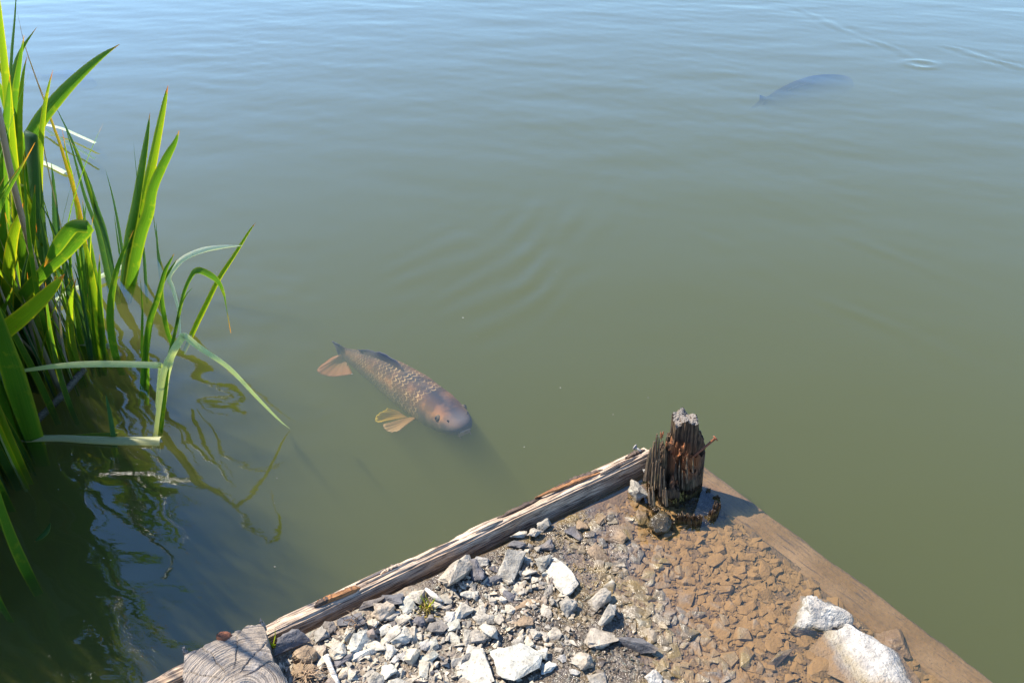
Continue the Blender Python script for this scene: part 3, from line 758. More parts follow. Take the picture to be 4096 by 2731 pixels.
# natural lean and roughness
lean = vv[..., 2].clip(0)
vv[..., 0] += lean*-.05 + .0007*nrng.normal(size=lean.shape)
vv[..., 1] += lean*.04 + .0007*nrng.normal(size=lean.shape)
nxp, nyp = len(gx), len(gy); flat = vv.reshape(-1, 3)
keep = []
for j in range(nyp-1):
    for k in range(nxp-1):
        q = (j*nxp+k, j*nxp+k+1, (j+1)*nxp+k+1, (j+1)*nxp+k)
        if max(flat[q_][2] for q_ in q) > -.07: keep.append(q)
used = sorted({i_k for q in keep for i_k in q}); remap = {o_: n_k for n_k, o_ in enumerate(used)}
core = mesh_obj('core', [flat[u_] for u_ in used], [tuple(remap[q_] for q_ in q) for q in keep], M['post'])
adopt(core, post)
def splinter(u, v0, v1, wpx, y, lean_px=0, seed=0, mat='shard', thick=.006):
    """standing sliver of wood: foot and tip measured in the photo, at ground distance y"""
    a = aty(u, v1, y); b = aty(u+lean_px, v0, y); d = 2.1; w_ = pxm(wpx, d)
    vv = []; K = 9
    for s in range(K+1):
        f = s/K; c = a.lerp(b, f); ww = w_*.5*(1-.75*f**2.2)*(1+.2*noise.noise(Vector((f*5, seed, 0)))); th = thick*(1-.6*f)
        vv += [c+Vector((-ww, 0, 0)), c+Vector((-ww*.2, -th, 0)), c+Vector((ww, -th*.3, 0)), c+Vector((ww*.6, th, 0))]
    ff = [(s*4+q, s*4+(q+1) % 4, (s+1)*4+(q+1) % 4, (s+1)*4+q) for s in range(K) for q in range(4)] + [(0, 1, 2, 3), (K*4+3, K*4+2, K*4+1, K*4)]
    o = mesh_obj('splinter', vv, ff, M[mat]); adopt(o, post)
for k, (u, v0, v1, wp, y, ln) in enumerate([
    (2583, 1790, 1920, 26, 1.565, 20), (2600, 1765, 1930, 18, 1.57, 16), (2612, 1735, 1925, 20, 1.575, 16), (2632, 1745, 1940, 14, 1.572, 4),
    (2606, 1850, 1950, 11, 1.545, 6), (2618, 1842, 1955, 13, 1.54, 8), (2630, 1838, 1950, 10, 1.545, 6), (2640, 1866, 1980, 12, 1.53, 4), (2652, 1876, 1975, 14, 1.535, 4),
    (2600, 1950, 2010, 14, 1.505, -4), (2614, 1945, 2020, 16, 1.50, -4), (2665, 1950, 2020, 14, 1.50, -3), (2655, 1960, 2010, 10, 1.505, -3),
    (2700, 1850, 1930, 14, 1.560, 3), (2715, 1840, 1930, 10, 1.557, 3), (2745, 1830, 1930, 12, 1.56, 2), (2770, 1830, 1940, 12, 1.565, 2), (2728, 1880, 1950, 8, 1.55, 1)]):
    splinter(u, v0, v1, wp, y, ln, k*3.3)
# bleached cap on the top
def lump(u, v, y, wpx, hz, dz, mat, name, seed, parent):
    c = aty(u, v, y); bm = bmesh.new(); bmesh.ops.create_icosphere(bm, subdivisions=3, radius=1)
    w_ = pxm(wpx, 2.1)/2
    for p in bm.verts:
        nn = noise.fractal(p.co*2.2+Vector((seed, 0, 0)), 1, 2, 4); p.co *= 1+.35*nn
        p.co.x *= w_; p.co.y *= hz; p.co.z *= dz
        p.co.z = max(p.co.z, -dz*.5); p.co += c
    o = bm_obj(name, bm, M[mat]); adopt(o, parent); return o
# rust-stained break
rb = bmesh.new(); 
def chunk(bm, c, s, seed):
    r_ = random.Random(seed); ret = bmesh.ops.create_icosphere(bm, subdivisions=1, radius=1)
    rot = Matrix.Rotation(r_.uniform(0, 6), 3, 'Z') @ Matrix.Rotation(r_.uniform(-.6, .6), 3, 'X')
    for v in ret['verts']:
        v.co = rot @ Vector((v.co.x*s*r_.uniform(.4, 1.1), v.co.y*s*r_.uniform(.4, 1.0), v.co.z*s*r_.uniform(1.5, 4.5))) + c
rb.free()
path = [(2650, 1752), (2668, 1766), (2684, 1778), (2700, 1790), (2715, 1803), (2722, 1818), (2716, 1830), (2706, 1840), (2730, 1796), (2742, 1806), (2735, 1780), (2655, 1738), (2748, 1822), (2728, 1834), (2702, 1822)]
for k in range(22):
    j = rng.randrange(len(path)); u, v = path[j]; u += rng.gauss(0, 7); v += rng.gauss(0, 7)
    bm = bmesh.new(); chunk(bm, aty(u, v, 1.574+rng.gauss(0, .004)), rng.uniform(.0022, .0055), k)
    adopt(bm_obj('rust_chunk', bm, M['rust_wood']), post)
def tube(pts, rad, mat, name, parent=None, seg=8, smooth=True):
    vv = []; ff = []; n = len(pts)
    rads = rad if isinstance(rad, (list, tuple)) else [rad]*n
    up = Vector((.3, .2, .9))
    for k, p in enumerate(pts):
        t = (pts[min(n-1, k+1)]-pts[max(0, k-1)]).normalized(); a = t.cross(up).normalized(); b = t.cross(a)
        for s in range(seg):
            th = 2*math.pi*s/seg; vv.append(p + a*math.cos(th)*rads[k] + b*math.sin(th)*rads[k])
    for k in range(n-1):
        for s in range(seg): ff.append((k*seg+s, k*seg+(s+1) % seg, (k+1)*seg+(s+1) % seg, (k+1)*seg+s))
    ff += [tuple(range(seg))[::-1], tuple((n-1)*seg+s for s in range(seg))]
    return mesh_obj(name, vv, ff, mat, parent, smooth)
def nail(a, b, r, head, mat, label):
    d = (b-a).normalized(); pts = [a, a.lerp(b, .5), b-d*.004, b-d*.0035, b-d*.001, b]
    o = tube(pts, [r, r, r*1.15, head, head*1.02, head*.7], mat, 'nail', None, 10); adopt(o, post); o['label'] = label
nail(aty(2775, 1825, 1.575), aty(2864, 1750, 1.60), .0032, .0085, M['rust'], 'long rusty nail sticking out to the right')
nail(aty(2565, 1805, 1.60), aty(2537, 1786, 1.615), .003, .0085, M['grey_nail'], 'short grey nail by the beam end')
# moss in the hollow base
mt = NT('dry_moss'); nn_ = mt.noise(mt.pos(), 90, 3); M['moss'] = mt.done(mt.bsdf(Base_Color=mt.mix(nn_, (.20, .13, .03), (.42, .30, .06)), Roughness=.9))
def tuft(c, n, h, spread, mat, name, seed, w_=.0012):
    g = random.Random(seed); vv = []; ff = []
    for k in range(n):
        b = c + Vector((g.gauss(0, spread), g.gauss(0, spread), 0)); d = Vector((g.gauss(0, .6), g.gauss(0, .6), 1)).normalized()
        hh = h*g.uniform(.4, 1.1); sd = d.cross(Vector((g.gauss(0, 1), g.gauss(0, 1), 0))).normalized()*w_
        m_ = b+d*hh*.55; e = b+d*hh+Vector((g.gauss(0, .3), g.gauss(0, .3), -.2))*hh*.4
        o = len(vv); vv += [b-sd, b+sd, m_-sd, m_+sd, e]; ff += [(o, o+1, o+3, o+2), (o+2, o+3, o+4)]
    return mesh_obj(name, vv, ff, mat)
ms = tuft(at(2700, 1985, .012), 130, .018, .012, M['moss'], 'moss_tuft', 4); ms['kind'] = 'stuff'; adopt(ms, post)

# ------------------------------------------------------------------ ringed stump at the lower left
SC = Vector((-.56, .885, 0)); ZT = .105
outline = [tuple(at(u, v, ZT)[:2]) for u, v in ((733, 2650), (735, 2612), (765, 2597), (800, 2592), (826, 2572), (868, 2556), (905, 2540), (960, 2512), (990, 2498), (1046, 2492), (1058, 2508), (1066, 2580), (1092, 2640), (1130, 2690), (1158, 2745), (1170, 2830), (1150, 2950), (1080, 3060), (960, 3090), (840, 3040), (770, 2950), (748, 2850), (740, 2740))]
SC = Vector((sum(q[0] for q in outline)/len(outline), sum(q[1] for q in outline)/len(outline)-.015, 0))
ang = []; rad_ = []
for (x, y) in outline:
    ang.append(math.atan2(y-SC.y, x-SC.x)); rad_.append(math.hypot(x-SC.x, y-SC.y))
od = np.argsort(ang); ang = np.array(ang)[od]; rad_ = np.array(rad_)[od]
def orad(th): return np.interp(th, np.concatenate([ang-2*math.pi, ang, ang+2*math.pi]), np.concatenate([rad_]*3))
NTH, NR = 340, 120; vv = [(SC.x, SC.y, ZT)]; ff = []
ring_c = Vector((SC.x+.03, SC.y-.03))
def stump_top(x, y, f, th):
    rr = math.hypot(x-ring_c.x, y-ring_c.y)
    rr += .004*noise.noise(Vector((math.cos(th)*2, math.sin(th)*2, 0))) + .0009*noise.noise(Vector((x*130, y*130, 5)))
    ring = .5+.5*max(-1, min(1, 1.7*noise.noise(Vector((rr*175, .4, 0)))+.6*noise.noise(Vector((rr*420, 3.3, 0)))))
    amp = .0030 + .0030*max(0, noise.noise(Vector((rr*45, 7, 1)))) + .002*smooth01(f, .6, .95)
    z = amp*(ring**1.5) + .0016*fbm(x*70, y*70, 2) - .004*smooth01(f, .8, 1.0) + .006*noise.noise(Vector((x*9, y*9, 3)))
    for (cth, wd) in ((1.1, .012), (1.75, .010), (2.35, .012), (.55, .01), (2.9, .009), (-.2, .01)):
        a_ = (th-cth-.10*noise.noise(Vector((rr*30, cth, 0)))+math.pi) % (2*math.pi)-math.pi
        z -= .005*math.exp(-(a_*max(rr, .02)/.0016)**2)*smooth01(f, .15, .4)
    return z
for r_ in range(1, NR+1):
    f = r_/NR
    for k in range(NTH):
        th = -math.pi+2*math.pi*k/NTH
        rr = float(orad(th))*f*(1+.018*fbm(math.cos(th)*9, math.sin(th)*9, 1, 3)*f); x = SC.x+rr*math.cos(th); y = SC.y+rr*math.sin(th)
        vv.append((x, y, ZT+stump_top(x, y, f, th)))
for k in range(NTH): ff.append((0, 1+k, 1+(k+1) % NTH))
for r_ in range(NR-1):
    for k in range(NTH):
        a = 1+r_*NTH+k; b = 1+r_*NTH+(k+1) % NTH; ff.append((a, b, b+NTH, a+NTH))
last = 1+(NR-1)*NTH
for q, z in enumerate((.085, .05, 0, -.15)):
    for k in range(NTH):
        x, y, _ = vv[last+k]; th = 2*math.pi*k/NTH
        wv = .002*noise.noise(Vector((k*.9, q*.3, 0)))
        vv.append((x+wv+(x-SC.x)*.015*q, y+wv+(y-SC.y)*.015*q, z))
for q in range(4):
    s0 = last+q*NTH
    for k in range(NTH): ff.append((s0+k, s0+(k+1) % NTH, s0+NTH+(k+1) % NTH, s0+NTH+k))
def stump_mat():
    N = NT('ringed_end_grain'); p = N.pos(); s = N.sep(p)
    dx = N.math('SUBTRACT', s[0], ring_c.x); dy = N.math('SUBTRACT', s[1], ring_c.y)
    r = N.math('SQRT', N.math('ADD', N.math('MULTIPLY', dx, dx), N.math('MULTIPLY', dy, dy)))
    n = N.noise(p, 30, 4); r2 = N.math('ADD', r, N.math('MULTIPLY', n, .006))
    rv = N.n('ShaderNodeCombineXYZ'); N.put(rv.inputs[0], r2); w1 = N.maprange(N.noise(rv.outputs[0], 330.0, 2, .6), .3, .7, -1, 1); fine = N.noise(p, 320, 4, .6)
    col = N.ramp(N.noise(p, 16, 5), [(.3, (.22, .18, .14)), (.5, (.33, .275, .215)), (.7, (.27, .235, .20))])
    col = N.mix(N.maprange(w1, -.2, .7, 0, .75), col, (.075, .056, .042))
    col = N.mix(N.ramp(fine, [(.55, 0), (.7, .6)]), col, (.12, .10, .085))
    col = N.mix(N.ramp(N.noise(p, 22, 3), [(.55, 0), (.7, .5)]), col, (.34, .32, .30))
    return N.done(N.bsdf(Base_Color=col, Roughness=.9, Normal=N.bump(N.math('ADD', N.math('MULTIPLY', w1, -.6), fine), .003)))
M['stump'] = stump_mat()
stump = empty('timber_stump', (SC.x, SC.y, 0))
tag(stump, 'sawn grey stump with growth rings and cracks at the bottom left', 'stump')
so = mesh_obj('trunk', vv, ff, M['stump'], smooth=True); adopt(so, stump)
k_ = bmesh.new(); ret = bmesh.ops.create_icosphere(k_, subdivisions=3, radius=1)
kc = at(897, 2546, ZT-.004)
for v in k_.verts:
    v.co = Vector((v.co.x*.017, v.co.y*.012, v.co.z*.011))*(1+.15*noise.noise(v.co*3)) + kc
ko = bm_obj('rusty_bolt_head', k_, M['rust'], None, True); adopt(ko, stump)
for k, (u, v, hgt) in enumerate(((1045, 2492, .018), (738, 2600, .016), (1052, 2496, .012), (745, 2606, .010))):
    c = at(u, v, .10); vv = []; 
    for q in range(5):
        th = q*1.256; vv.append(c+Vector((.006*math.cos(th), .005*math.sin(th), -.02)))
    for q in range(5):
        th = q*1.256+.3; vv.append(c+Vector((.0035*math.cos(th), .003*math.sin(th), hgt*(.6+.4*math.sin(q*2.1+k)))))
    so = mesh_obj('splinter', vv, [(q, (q+1) % 5, 5+(q+1) % 5, 5+q) for q in range(5)]+[(5, 6, 7, 8, 9)], M['post_top']); adopt(so, stump)

# ------------------------------------------------------------------ small litter on the gravel
def curve_pts(pts, n=20):
    P = [Vector(p) for p in pts]; P = [P[0]*2-P[1]] + P + [P[-1]*2-P[-2]]; out = []
    m = len(P)-3
    for k in range(n+1):
        t = k/n*m; i0 = min(int(t), m-1); f = t-i0; p0, p1, p2, p3 = P[i0:i0+4]
        out.append(.5*((2*p1)+(-p0+p2)*f+(2*p0-5*p1+4*p2-p3)*f*f+(-p0+3*p1-3*p2+p3)*f**3))
    return out
tw = tube(curve_pts([at(1304, 2622, .052), at(1325, 2675, .048), at(1354, 2740, .040)], 8), [.0075, .007, .0065, .0065, .006, .006, .006, .006, .005], M['twig'], 'bleached_stick')
tag(tw, 'straight bleached white stick lying across the stones by the stump', 'stick')
wc = tube(curve_pts([at(1702, 2352, .045), at(1740, 2385, .042), at(1770, 2404, .038)], 8), [.003, .005, .006, .007, .007, .006, .005, .004, .002], M['twig'], 'wood_sliver')
tag(wc, 'thin weathered sliver of wood on the stones below the beam', 'wood sliver')
def roots(c, n, size, seed, name, label, z0=.04):
    e = empty(name, c); tag(e, label, 'roots'); g = random.Random(seed)
    for k in range(n):
        p = c+Vector((g.gauss(0, .006), g.gauss(0, .006), g.uniform(0, .01))); d = Vector((g.gauss(0, 1), g.gauss(0, 1), g.uniform(-.1, .8))).normalized(); pts = [p]
        for s in range(6):
            d = (d+Vector((g.gauss(0, .45), g.gauss(0, .45), g.gauss(0, .3)-.12))).normalized(); p = p+d*size*g.uniform(.10, .24)
            p.z = max(p.z, c.z-.012); pts.append(p)
        adopt(tube(curve_pts(pts, 12), [.0011*(1-.6*q/12) for q in range(13)], M['root'], 'root', None, 5), e)
roots(at(1232, 2698, .05), 34, .055, 3, 'root_tangle', 'tangle of dry brown roots on the rusty rock')
roots(at(1421, 2492, .052), 10, .05, 8, 'dry_sprig', 'curled dry sprig lying on stones near the beam')
wd = empty('weed_tuft', at(1706, 2443, .03)); tag(wd, 'small brown and green weed tuft between stones', 'weed')
adopt(tuft(at(1706, 2443, .028), 60, .030, .010, M['moss'], 'dry_blades', 9, .0014), wd)
adopt(tuft(at(1700, 2430, .028), 16, .042, .007, M['leaf'], 'green_blades', 12, .0014), wd)
sg = tuft(at(1090, 2590, .03), 14, .05, .006, M['leaf'], 'grass_sprout', 21, .0016); tag(sg, 'tiny green grass sprout at the edge of the stump', 'grass sprout')

# ------------------------------------------------------------------ reeds
def ribbon(path, wid, mat, name='leaf', facing=None, cup=.18, prof=None, fold=None):
    """leaf blade: ribbon with a shallow keel; wid in metres, prof(t) its taper; fold: index where the blade is creased over"""
    n = len(path); vv = []; uv = []; ff = []
    segs = [(0, n)] if fold is None else [(0, fold+1), (fold, n)]
    for si, (k0, k1) in enumerate(segs):
        o0 = len(vv)
        for k in range(k0, k1):
            p = path[k]
            t = (path[min(k1-1, k+1)]-path[max(k0, k-1)]).normalized()
            fz = facing if facing else Vector((0, -1, .3))
            s = t.cross(fz)
            if s.length < .05: s = t.cross(Vector((1, 0, 0)))
            s.normalize(); nn = s.cross(t).normalized()
            q = k/(n-1); ww = wid*prof(q)*.5
            off = nn*(.004 if si else 0)
            for j, (a, b) in enumerate(((-1, 0), (-.5, cup*.75), (0, cup), (.5, cup*.75), (1, 0))):
                vv.append(p + off + s*a*ww + nn*b*ww); uv.append((j/4, q))
        for k in range(k1-k0-1):
            for j in range(4): ff.append((o0+k*5+j, o0+k*5+j+1, o0+(k+1)*5+j+1, o0+(k+1)*5+j))
        if si:                                                   # crease joins the two halves
            e = (fold)*5
            for j in range(4): ff.append((e+j, e+j+1, o0+j+1, o0+j))
    return mesh_obj(name, vv, ff, mat, None, True, uv)
def taper(p=2.2, base=.75): return lambda t: (base+(1-base)*min(1, t/.3))*max(.02, (1-t**p))
def even(): return lambda t: 1.0-.25*t
def drop_prof(): return lambda t: (.35+.65*min(1, t/.35))*(1-max(0, (t-.75)/.25)**1.5*.95)
def plant(name, label, base, cat='plant', group=None):
    e = empty(name, base); tag(e, label, cat, group); return e
def blade(pl, pts, wpx, mat='leaf', dy=0.0, face=0.0, y0=None, prof=None, n=30, cup=.18, sub=True, fold=None):
    """pts measured in the photo, the first one where the blade meets the water"""
    b = at(*pts[0]) if y0 is None else aty(pts[0][0], pts[0][1], y0)
    Y0 = b.y; L = [0]
    for k in range(1, len(pts)): L.append(L[-1]+math.hypot(pts[k][0]-pts[k-1][0], pts[k][1]-pts[k-1][1]))
    P = [aty(u, v, Y0+dy*(l/L[-1])) for (u, v), l in zip(pts, L)]
    if sub and y0 is None: P = [P[0]+(P[0]-P[1]).normalized()*.10] + P
    fi = None
    if fold is not None:                                  # crease at that measured point
        fp = fold + (1 if (sub and y0 is None) else 0)
        c1_ = curve_pts(P[:fp+1], n//2); c = c1_ + curve_pts(P[fp:], n//2)[1:]; fi = len(c1_)-1
    else: c = curve_pts(P, n)
    d = (P[len(P)//2]-Vector((0, 0, 1.6))).length
    fc = Vector((math.sin(R(face)), -math.cos(R(face)), .35))
    o = ribbon(c, pxm(wpx, d)/max(.5, math.cos(R(face))), M[mat], 'leaf', fc, cup, prof or taper(), fi)
    adopt(o, pl); return o
iris_a = plant('iris_plant', 'tall iris clump at the top left with a long leaf arching right', at(120, 1320))
B_ = lambda *a, **k: blade(iris_a, *a, **k)
B_([(150, 1300), (118, 900), (110, 620), (150, 500), (230, 395), (310, 310), (400, 230), (478, 178)], 52, 'leaf', .05, 10, prof=taper(3.0))
B_([(215, 1350), (170, 1000), (135, 640), (126, 531), (138, 680), (150, 850), (163, 985)], 50, 'leaf_blue', -.10, -12, fold=3, prof=lambda t: (.7+.3*min(1, t/.3))*(1 if t < .6 else max(.03, 1-((t-.6)/.4)**2.0)), n=44)
B_([(70, 1380), (70, 900), (40, 500), (14, 220), (-8, 0), (-20, -120)], 34, 'leaf_yellow', .05, 20)
B_([(75, 1330), (45, 700), (38, 400), (48, 200), (60, 60), (70, -120)], 20, 'leaf', 0, -20)
B_([(85, 1300), (48, 600), (45, 380), (62, 270), (92, 190), (147, 110)], 34, 'leaf', .05, 0)
B_([(95, 1310), (58, 600), (62, 380), (80, 240), (97, 140)], 26, 'leaf', .0, 30)
B_([(110, 1310), (84, 800), (78, 520), (84, 380), (94, 290), (108, 226)], 30, 'leaf_yellow', .0, -10)
B_([(190, 1350), (160, 900), (162, 620), (174, 460), (192, 357), (212, 280)], 24, 'leaf_yellow', .0, 12)
B_([(380, 1240), (330, 900), (290, 740), (268, 670), (241, 580), (205, 482), (187, 428), (147, 321), (98, 178), (69, 46)], 18, 'leaf_orange', .12, 0, prof=taper(1.3, .6))
B_([(320, 1230), (215, 780), (170, 560), (172, 500)], 5, 'leaf_dry', .05, 0, prof=even())
B_([(20, 1500), (30, 1150), (50, 960), (78, 870), (92, 812)], 48, 'leaf_yellow', 0, 15)
B_([(150, 1240), (107, 690), (70, 540), (36, 446), (0, 350), (-60, 240)], 46, 'leaf', -.15, 18)
B_([(-190, 1200), (-120, 600), (-50, 330), (0, 268), (36, 357), (58, 469), (66, 570), (58, 700), (40, 800), (4, 1003)], 22, 'leaf', -.12, 0,  prof=drop_prof(), n=40)
B_([(60, 1360), (66, 1000), (70, 840), (90, 744), (106, 780), (134, 851), (150, 930)], 30, 'leaf_yellow', -.08, -10, fold=3, prof=drop_prof(), n=40)
B_([(230, 1130), (221, 900), (214, 740), (205, 650)], 24, 'leaf_blue', 0, 10)
B_([(250, 1180), (190, 1000), (168, 800), (160, 640), (162, 520)], 26, 'leaf_blue', 0, -25)
B_([(60, 1450), (20, 1000), (12, 700), (30, 420), (40, 300)], 40, 'leaf', .05, 30)
B_([(130, 1420), (90, 1000), (60, 720), (10, 520), (-30, 420)], 44, 'leaf', .0, 0)
B_([(100, 1450), (110, 1150), (130, 900), (140, 740)], 42, 'leaf', .0, 15)
B_([(160, 1420), (190, 1150), (180, 980), (150, 800)], 38, 'leaf_blue', .0, -15)
B_([(200, 1400), (150, 1100), (120, 900), (100, 700)], 36, 'leaf', .0, 5)
B_([(40, 1480), (60, 1200), (50, 1000), (20, 850)], 40, 'leaf', .0, 25)
# narrow blades at the right of the clump
iris_b = plant('iris_plant', 'narrow upright iris blades between the tall clump and the open water', at(400, 1400))
B_ = lambda *a, **k: blade(iris_b, *a, **k)
B_([(455, 1130), (420, 940), (384, 828), (357, 740), (321, 650), (286, 558), (250, 482), (203, 388)], 30, 'leaf_blue', .05, 0, prof=taper(1.1, .8))
B_([(340, 1160), (318, 900), (300, 780), (285, 700), (268, 625), (248, 513)], 20, 'leaf_yellow', .0, 0)
B_([(440, 1140), (402, 962), (384, 900), (339, 784), (290, 603), (254, 487)], 24, 'leaf_blue', .0, 12, prof=taper(1.4))
B_([(430, 1120), (395, 900), (350, 740), (310, 610), (285, 570)], 22, 'leaf', .0, -10)
B_([(405, 1412), (393, 1297), (379, 1186), (357, 1052), (330, 940), (308, 846)], 34, 'leaf_yellow', .0, 0)
B_([(412, 1414), (404, 1290), (400, 1200), (397, 1096), (399, 1016)], 26, 'leaf', .0, 10)
B_([(365, 1422), (357, 1353), (335, 1230), (312, 1119), (288, 1056)], 16, 'leaf_blue', .0, 0)
B_([(356, 1412), (330, 1275), (290, 1141), (268, 1061), (232, 958), (178, 842), (111, 739)], 18, 'leaf_blue', .05, 0, prof=taper(1.5, .7))
B_([(378, 1416), (345, 1250), (318, 1110), (296, 1032)], 12, 'leaf', .0, 20)
B_([(388, 1418), (372, 1300), (362, 1180), (350, 1080), (345, 980)], 16, 'leaf', .0, -20)
B_([(395, 1180), (365, 1000), (340, 880), (330, 800)], 20, 'leaf', .0, 0)
B_([(300, 1400), (285, 1250), (262, 1100), (255, 1020)], 26, 'leaf_blue', .0, 10)
gf = random.Random(77)
for k in range(92):
    x, y = gf.uniform(-1.86, -1.47), gf.uniform(2.06, 2.44); hh = gf.uniform(.30, .74)
    if x > -1.56: hh *= .62
    b = Vector((x, y, 0)); ln = Vector((gf.gauss(.02, .13), gf.gauss(0, .10), 0))*hh
    P = [b-Vector((0, 0, .08)), b] + [b+Vector((0, 0, hh*s_))+ln*s_**1.8 for s_ in (.3, .6, .85, 1.0)]
    th = R(gf.uniform(-70, 70))
    o = ribbon(curve_pts(P, 16), gf.uniform(.005, .016), M[gf.choice(['leaf', 'leaf_yellow', 'leaf_yellow', 'leaf_blue', 'leaf', 'leaf_dry', 'leaf_dry'])], 'leaf', Vector((math.sin(th), -math.cos(th), .2)), .18, taper(2.2, .85))
    adopt(o, iris_a if x < -1.6 else iris_b)
# bent and leaning leaves in front
iris_c = plant('iris_plant', 'iris with a folded-over leaf and a bright yellow-green blade leaning in from the left edge', at(-60, 1480))
B_ = lambda *a, **k: blade(iris_c, *a, **k)
B_([(-70, 1470), (9, 1311), (89, 1186), (178, 1087), (268, 1003), (330, 936), (352, 906), (300, 905), (268, 932), (223, 995), (178, 1065)], 40, 'leaf', -.08, 25, fold=6, prof=lambda t: (.8+.2*min(1, t/.3))*(1 if t < .8 else max(.03, 1-((t-.8)/.2)**2)), n=56)
B_([(-260, 1640), (-120, 1450), (0, 1338), (89, 1266), (178, 1186), (225, 1136), (258, 1096)], 66, 'leaf_yellow', -.05, 0, prof=taper(3.2))
B_([(-60, 1560), (-30, 1380), (10, 1250), (50, 1150)], 30, 'leaf', 0, 20)
B_([(90, 1530), (70, 1400), (50, 1290), (40, 1200)], 40, 'leaf', 0, 0)
B_([(130, 1480), (120, 1380), (100, 1270), (70, 1180)], 38, 'leaf_blue', 0, 15)
# the three-bladed iris standing alone
iris_d = plant('iris_plant', 'separate iris with three broad pointed blades standing in open water', at(505, 1125))
B_ = lambda *a, **k: blade(iris_d, *a, **k)
B_([(512, 1132), (535, 980), (574, 816), (606, 670), (638, 510), (660, 400), (672, 341)], 42, 'leaf_yellow', .06, 5, prof=taper(2.6, .9))
B_([(500, 1125), (517, 957), (542, 829), (568, 670), (588, 545), (600, 450)], 42, 'leaf', .0, -10, prof=taper(2.6, .9))
B_([(522, 1135), (561, 944), (593, 850), (612, 750), (668, 628), (700, 570), (717, 522)], 44, 'leaf', -.06, 15, prof=taper(2.6, .8))
B_([(492, 1025), (475, 912), (453, 797), (421, 673)], 13, 'leaf_blue', .0, 0)
B_([(478, 1012), (468, 940), (455, 850)], 8, 'leaf_blue', .0, 0)
B_([(583, 1130), (576, 1020), (565, 930), (561, 860)], 13, 'leaf_blue', .0, 0)
B_([(634, 1036), (628, 960), (624, 887)], 11, 'leaf_blue', .0, 0)
B_([(640, 1040), (622, 930), (604, 780)], 6, 'leaf_blue', .0, 0)
B_([(560, 900), (550, 740), (533, 561)], 4, 'leaf_blue', .0, 0, y0=2.75)
# the loose reed in the middle
reed_a = plant('reed', 'single leaning reed with a red-brown tip, rightmost in the water', at(767, 1338), 'reed')
blade(reed_a, [(767, 1338), (796, 1275), (825, 1217), (876, 1114), (940, 1016), (997, 925), (1023, 891)], 22, 'leaf_yellow', .02, 0, prof=taper(2.6, .8))
reed_b = plant('reed', 'slender reed tuft with one white-lit leaf arching right', at(580, 1530), 'reed')
B_ = lambda *a, **k: blade(reed_b, *a, **k)
B_([(572, 1533), (584, 1395), (601, 1280), (630, 1194), (658, 1091), (680, 1045), (697, 1014)], 28, 'leaf', .0, 5)
B_([(693, 1390), (670, 1326), (650, 1223), (648, 1140), (680, 1080), (711, 1034)], 22, 'leaf', .0, -5, y0=2.10)
B_([(566, 1426), (569, 1300), (569, 1223), (561, 1108)], 11, 'leaf', .0, 0, y0=2.073)
B_([(720, 1390), (715, 1250), (690, 1150), (675, 1110), (704, 1062), (744, 1028), (813, 1000), (894, 987), (971, 982)], 19, 'leaf_white', .08, 0, y0=2.10, prof=drop_prof(), n=40)
B_([(588, 1530), (588, 1440), (590, 1330), (600, 1240)], 18, 'leaf', .0, 15)
reed_c = plant('reed', 'reed bent twice, its tall blade drooping and its lower one folded down to the water', at(632, 1711), 'reed')
B_ = lambda *a, **k: blade(reed_c, *a, **k)
B_([(632, 1711), (664, 1481), (700, 1330), (716, 1252), (739, 1160), (767, 1100), (782, 1084), (800, 1082), (836, 1097), (871, 1125), (894, 1171), (905, 1229), (923, 1331)], 24, 'leaf', .05, 0, prof=lambda t: (.55+.5*smooth01(t, .4, .62))*(1 if t < .72 else max(.12, 1-((t-.72)/.22))), n=48)
B_([(634, 1715), (648, 1600), (664, 1485), (696, 1400), (737, 1339), (802, 1390), (917, 1470), (1031, 1590), (1117, 1677), (1158, 1711)], 34, 'leaf_pale', .0, 10, fold=4, prof=lambda t: 1.0 if t < .36 else max(.06, .8*(1-((t-.36)/.64)**1.6)), n=50)
B_([(630, 1712), (636, 1600), (647, 1460), (560, 1456), (388, 1454), (223, 1463), (62, 1486)], 24, 'leaf_pale', .06, 0, fold=2, prof=lambda t: (.6 if t < .28 else 1.0)*(1 if t < .8 else 1-.6*(t-.8)/.2), n=44, cup=.05)
B_([(640, 1716), (655, 1600), (668, 1500), (680, 1430)], 26, 'leaf', .0, 0)
B_([(690, 1390), (716, 1250), (745, 1180), (777, 1146)], 6, 'leaf', .0, 0, y0=1.87)
# front left clump
iris_e = plant('iris_plant', 'broad dark iris blades rising at the left edge above the floating stalk', at(110, 1780))
B_ = lambda *a, **k: blade(iris_e, *a, **k)
B_([(130, 1765), (95, 1640), (55, 1500), (20, 1390), (-20, 1250), (-60, 1100)], 84, 'leaf', .0, 10, prof=taper(3.5, .9))
B_([(148, 1745), (140, 1690), (112, 1593), (92, 1503)], 30, 'leaf_yellow', .0, 0)
B_([(60, 1760), (30, 1640), (0, 1540), (-60, 1380)], 64, 'leaf', .0, 20)
B_([(78, 1806), (40, 1749), (9, 1698)], 15, 'leaf_blue', .0, 0)
B_([(60, 1868), (27, 1798), (-4, 1730), (-40, 1640)], 17, 'leaf_pale', .0, 0)
B_([(248, 1532), (223, 1445), (192, 1343), (156, 1253)], 20, 'leaf', .0, 0)
B_([(258, 1536), (235, 1450), (220, 1400)], 10, 'leaf_dry', .0, 0)
B_([(30, 1860), (-30, 1700), (-80, 1560)], 60, 'leaf', .0, 0)
sp = plant('iris_shoot', 'short pale green shoot poking up beside the floating stalk', at(451, 1755))
blade(sp, [(455, 1756), (442, 1669), (430, 1610), (422, 1573)], 22, 'leaf_blue', .0, 0, prof=taper(2.0, .9))
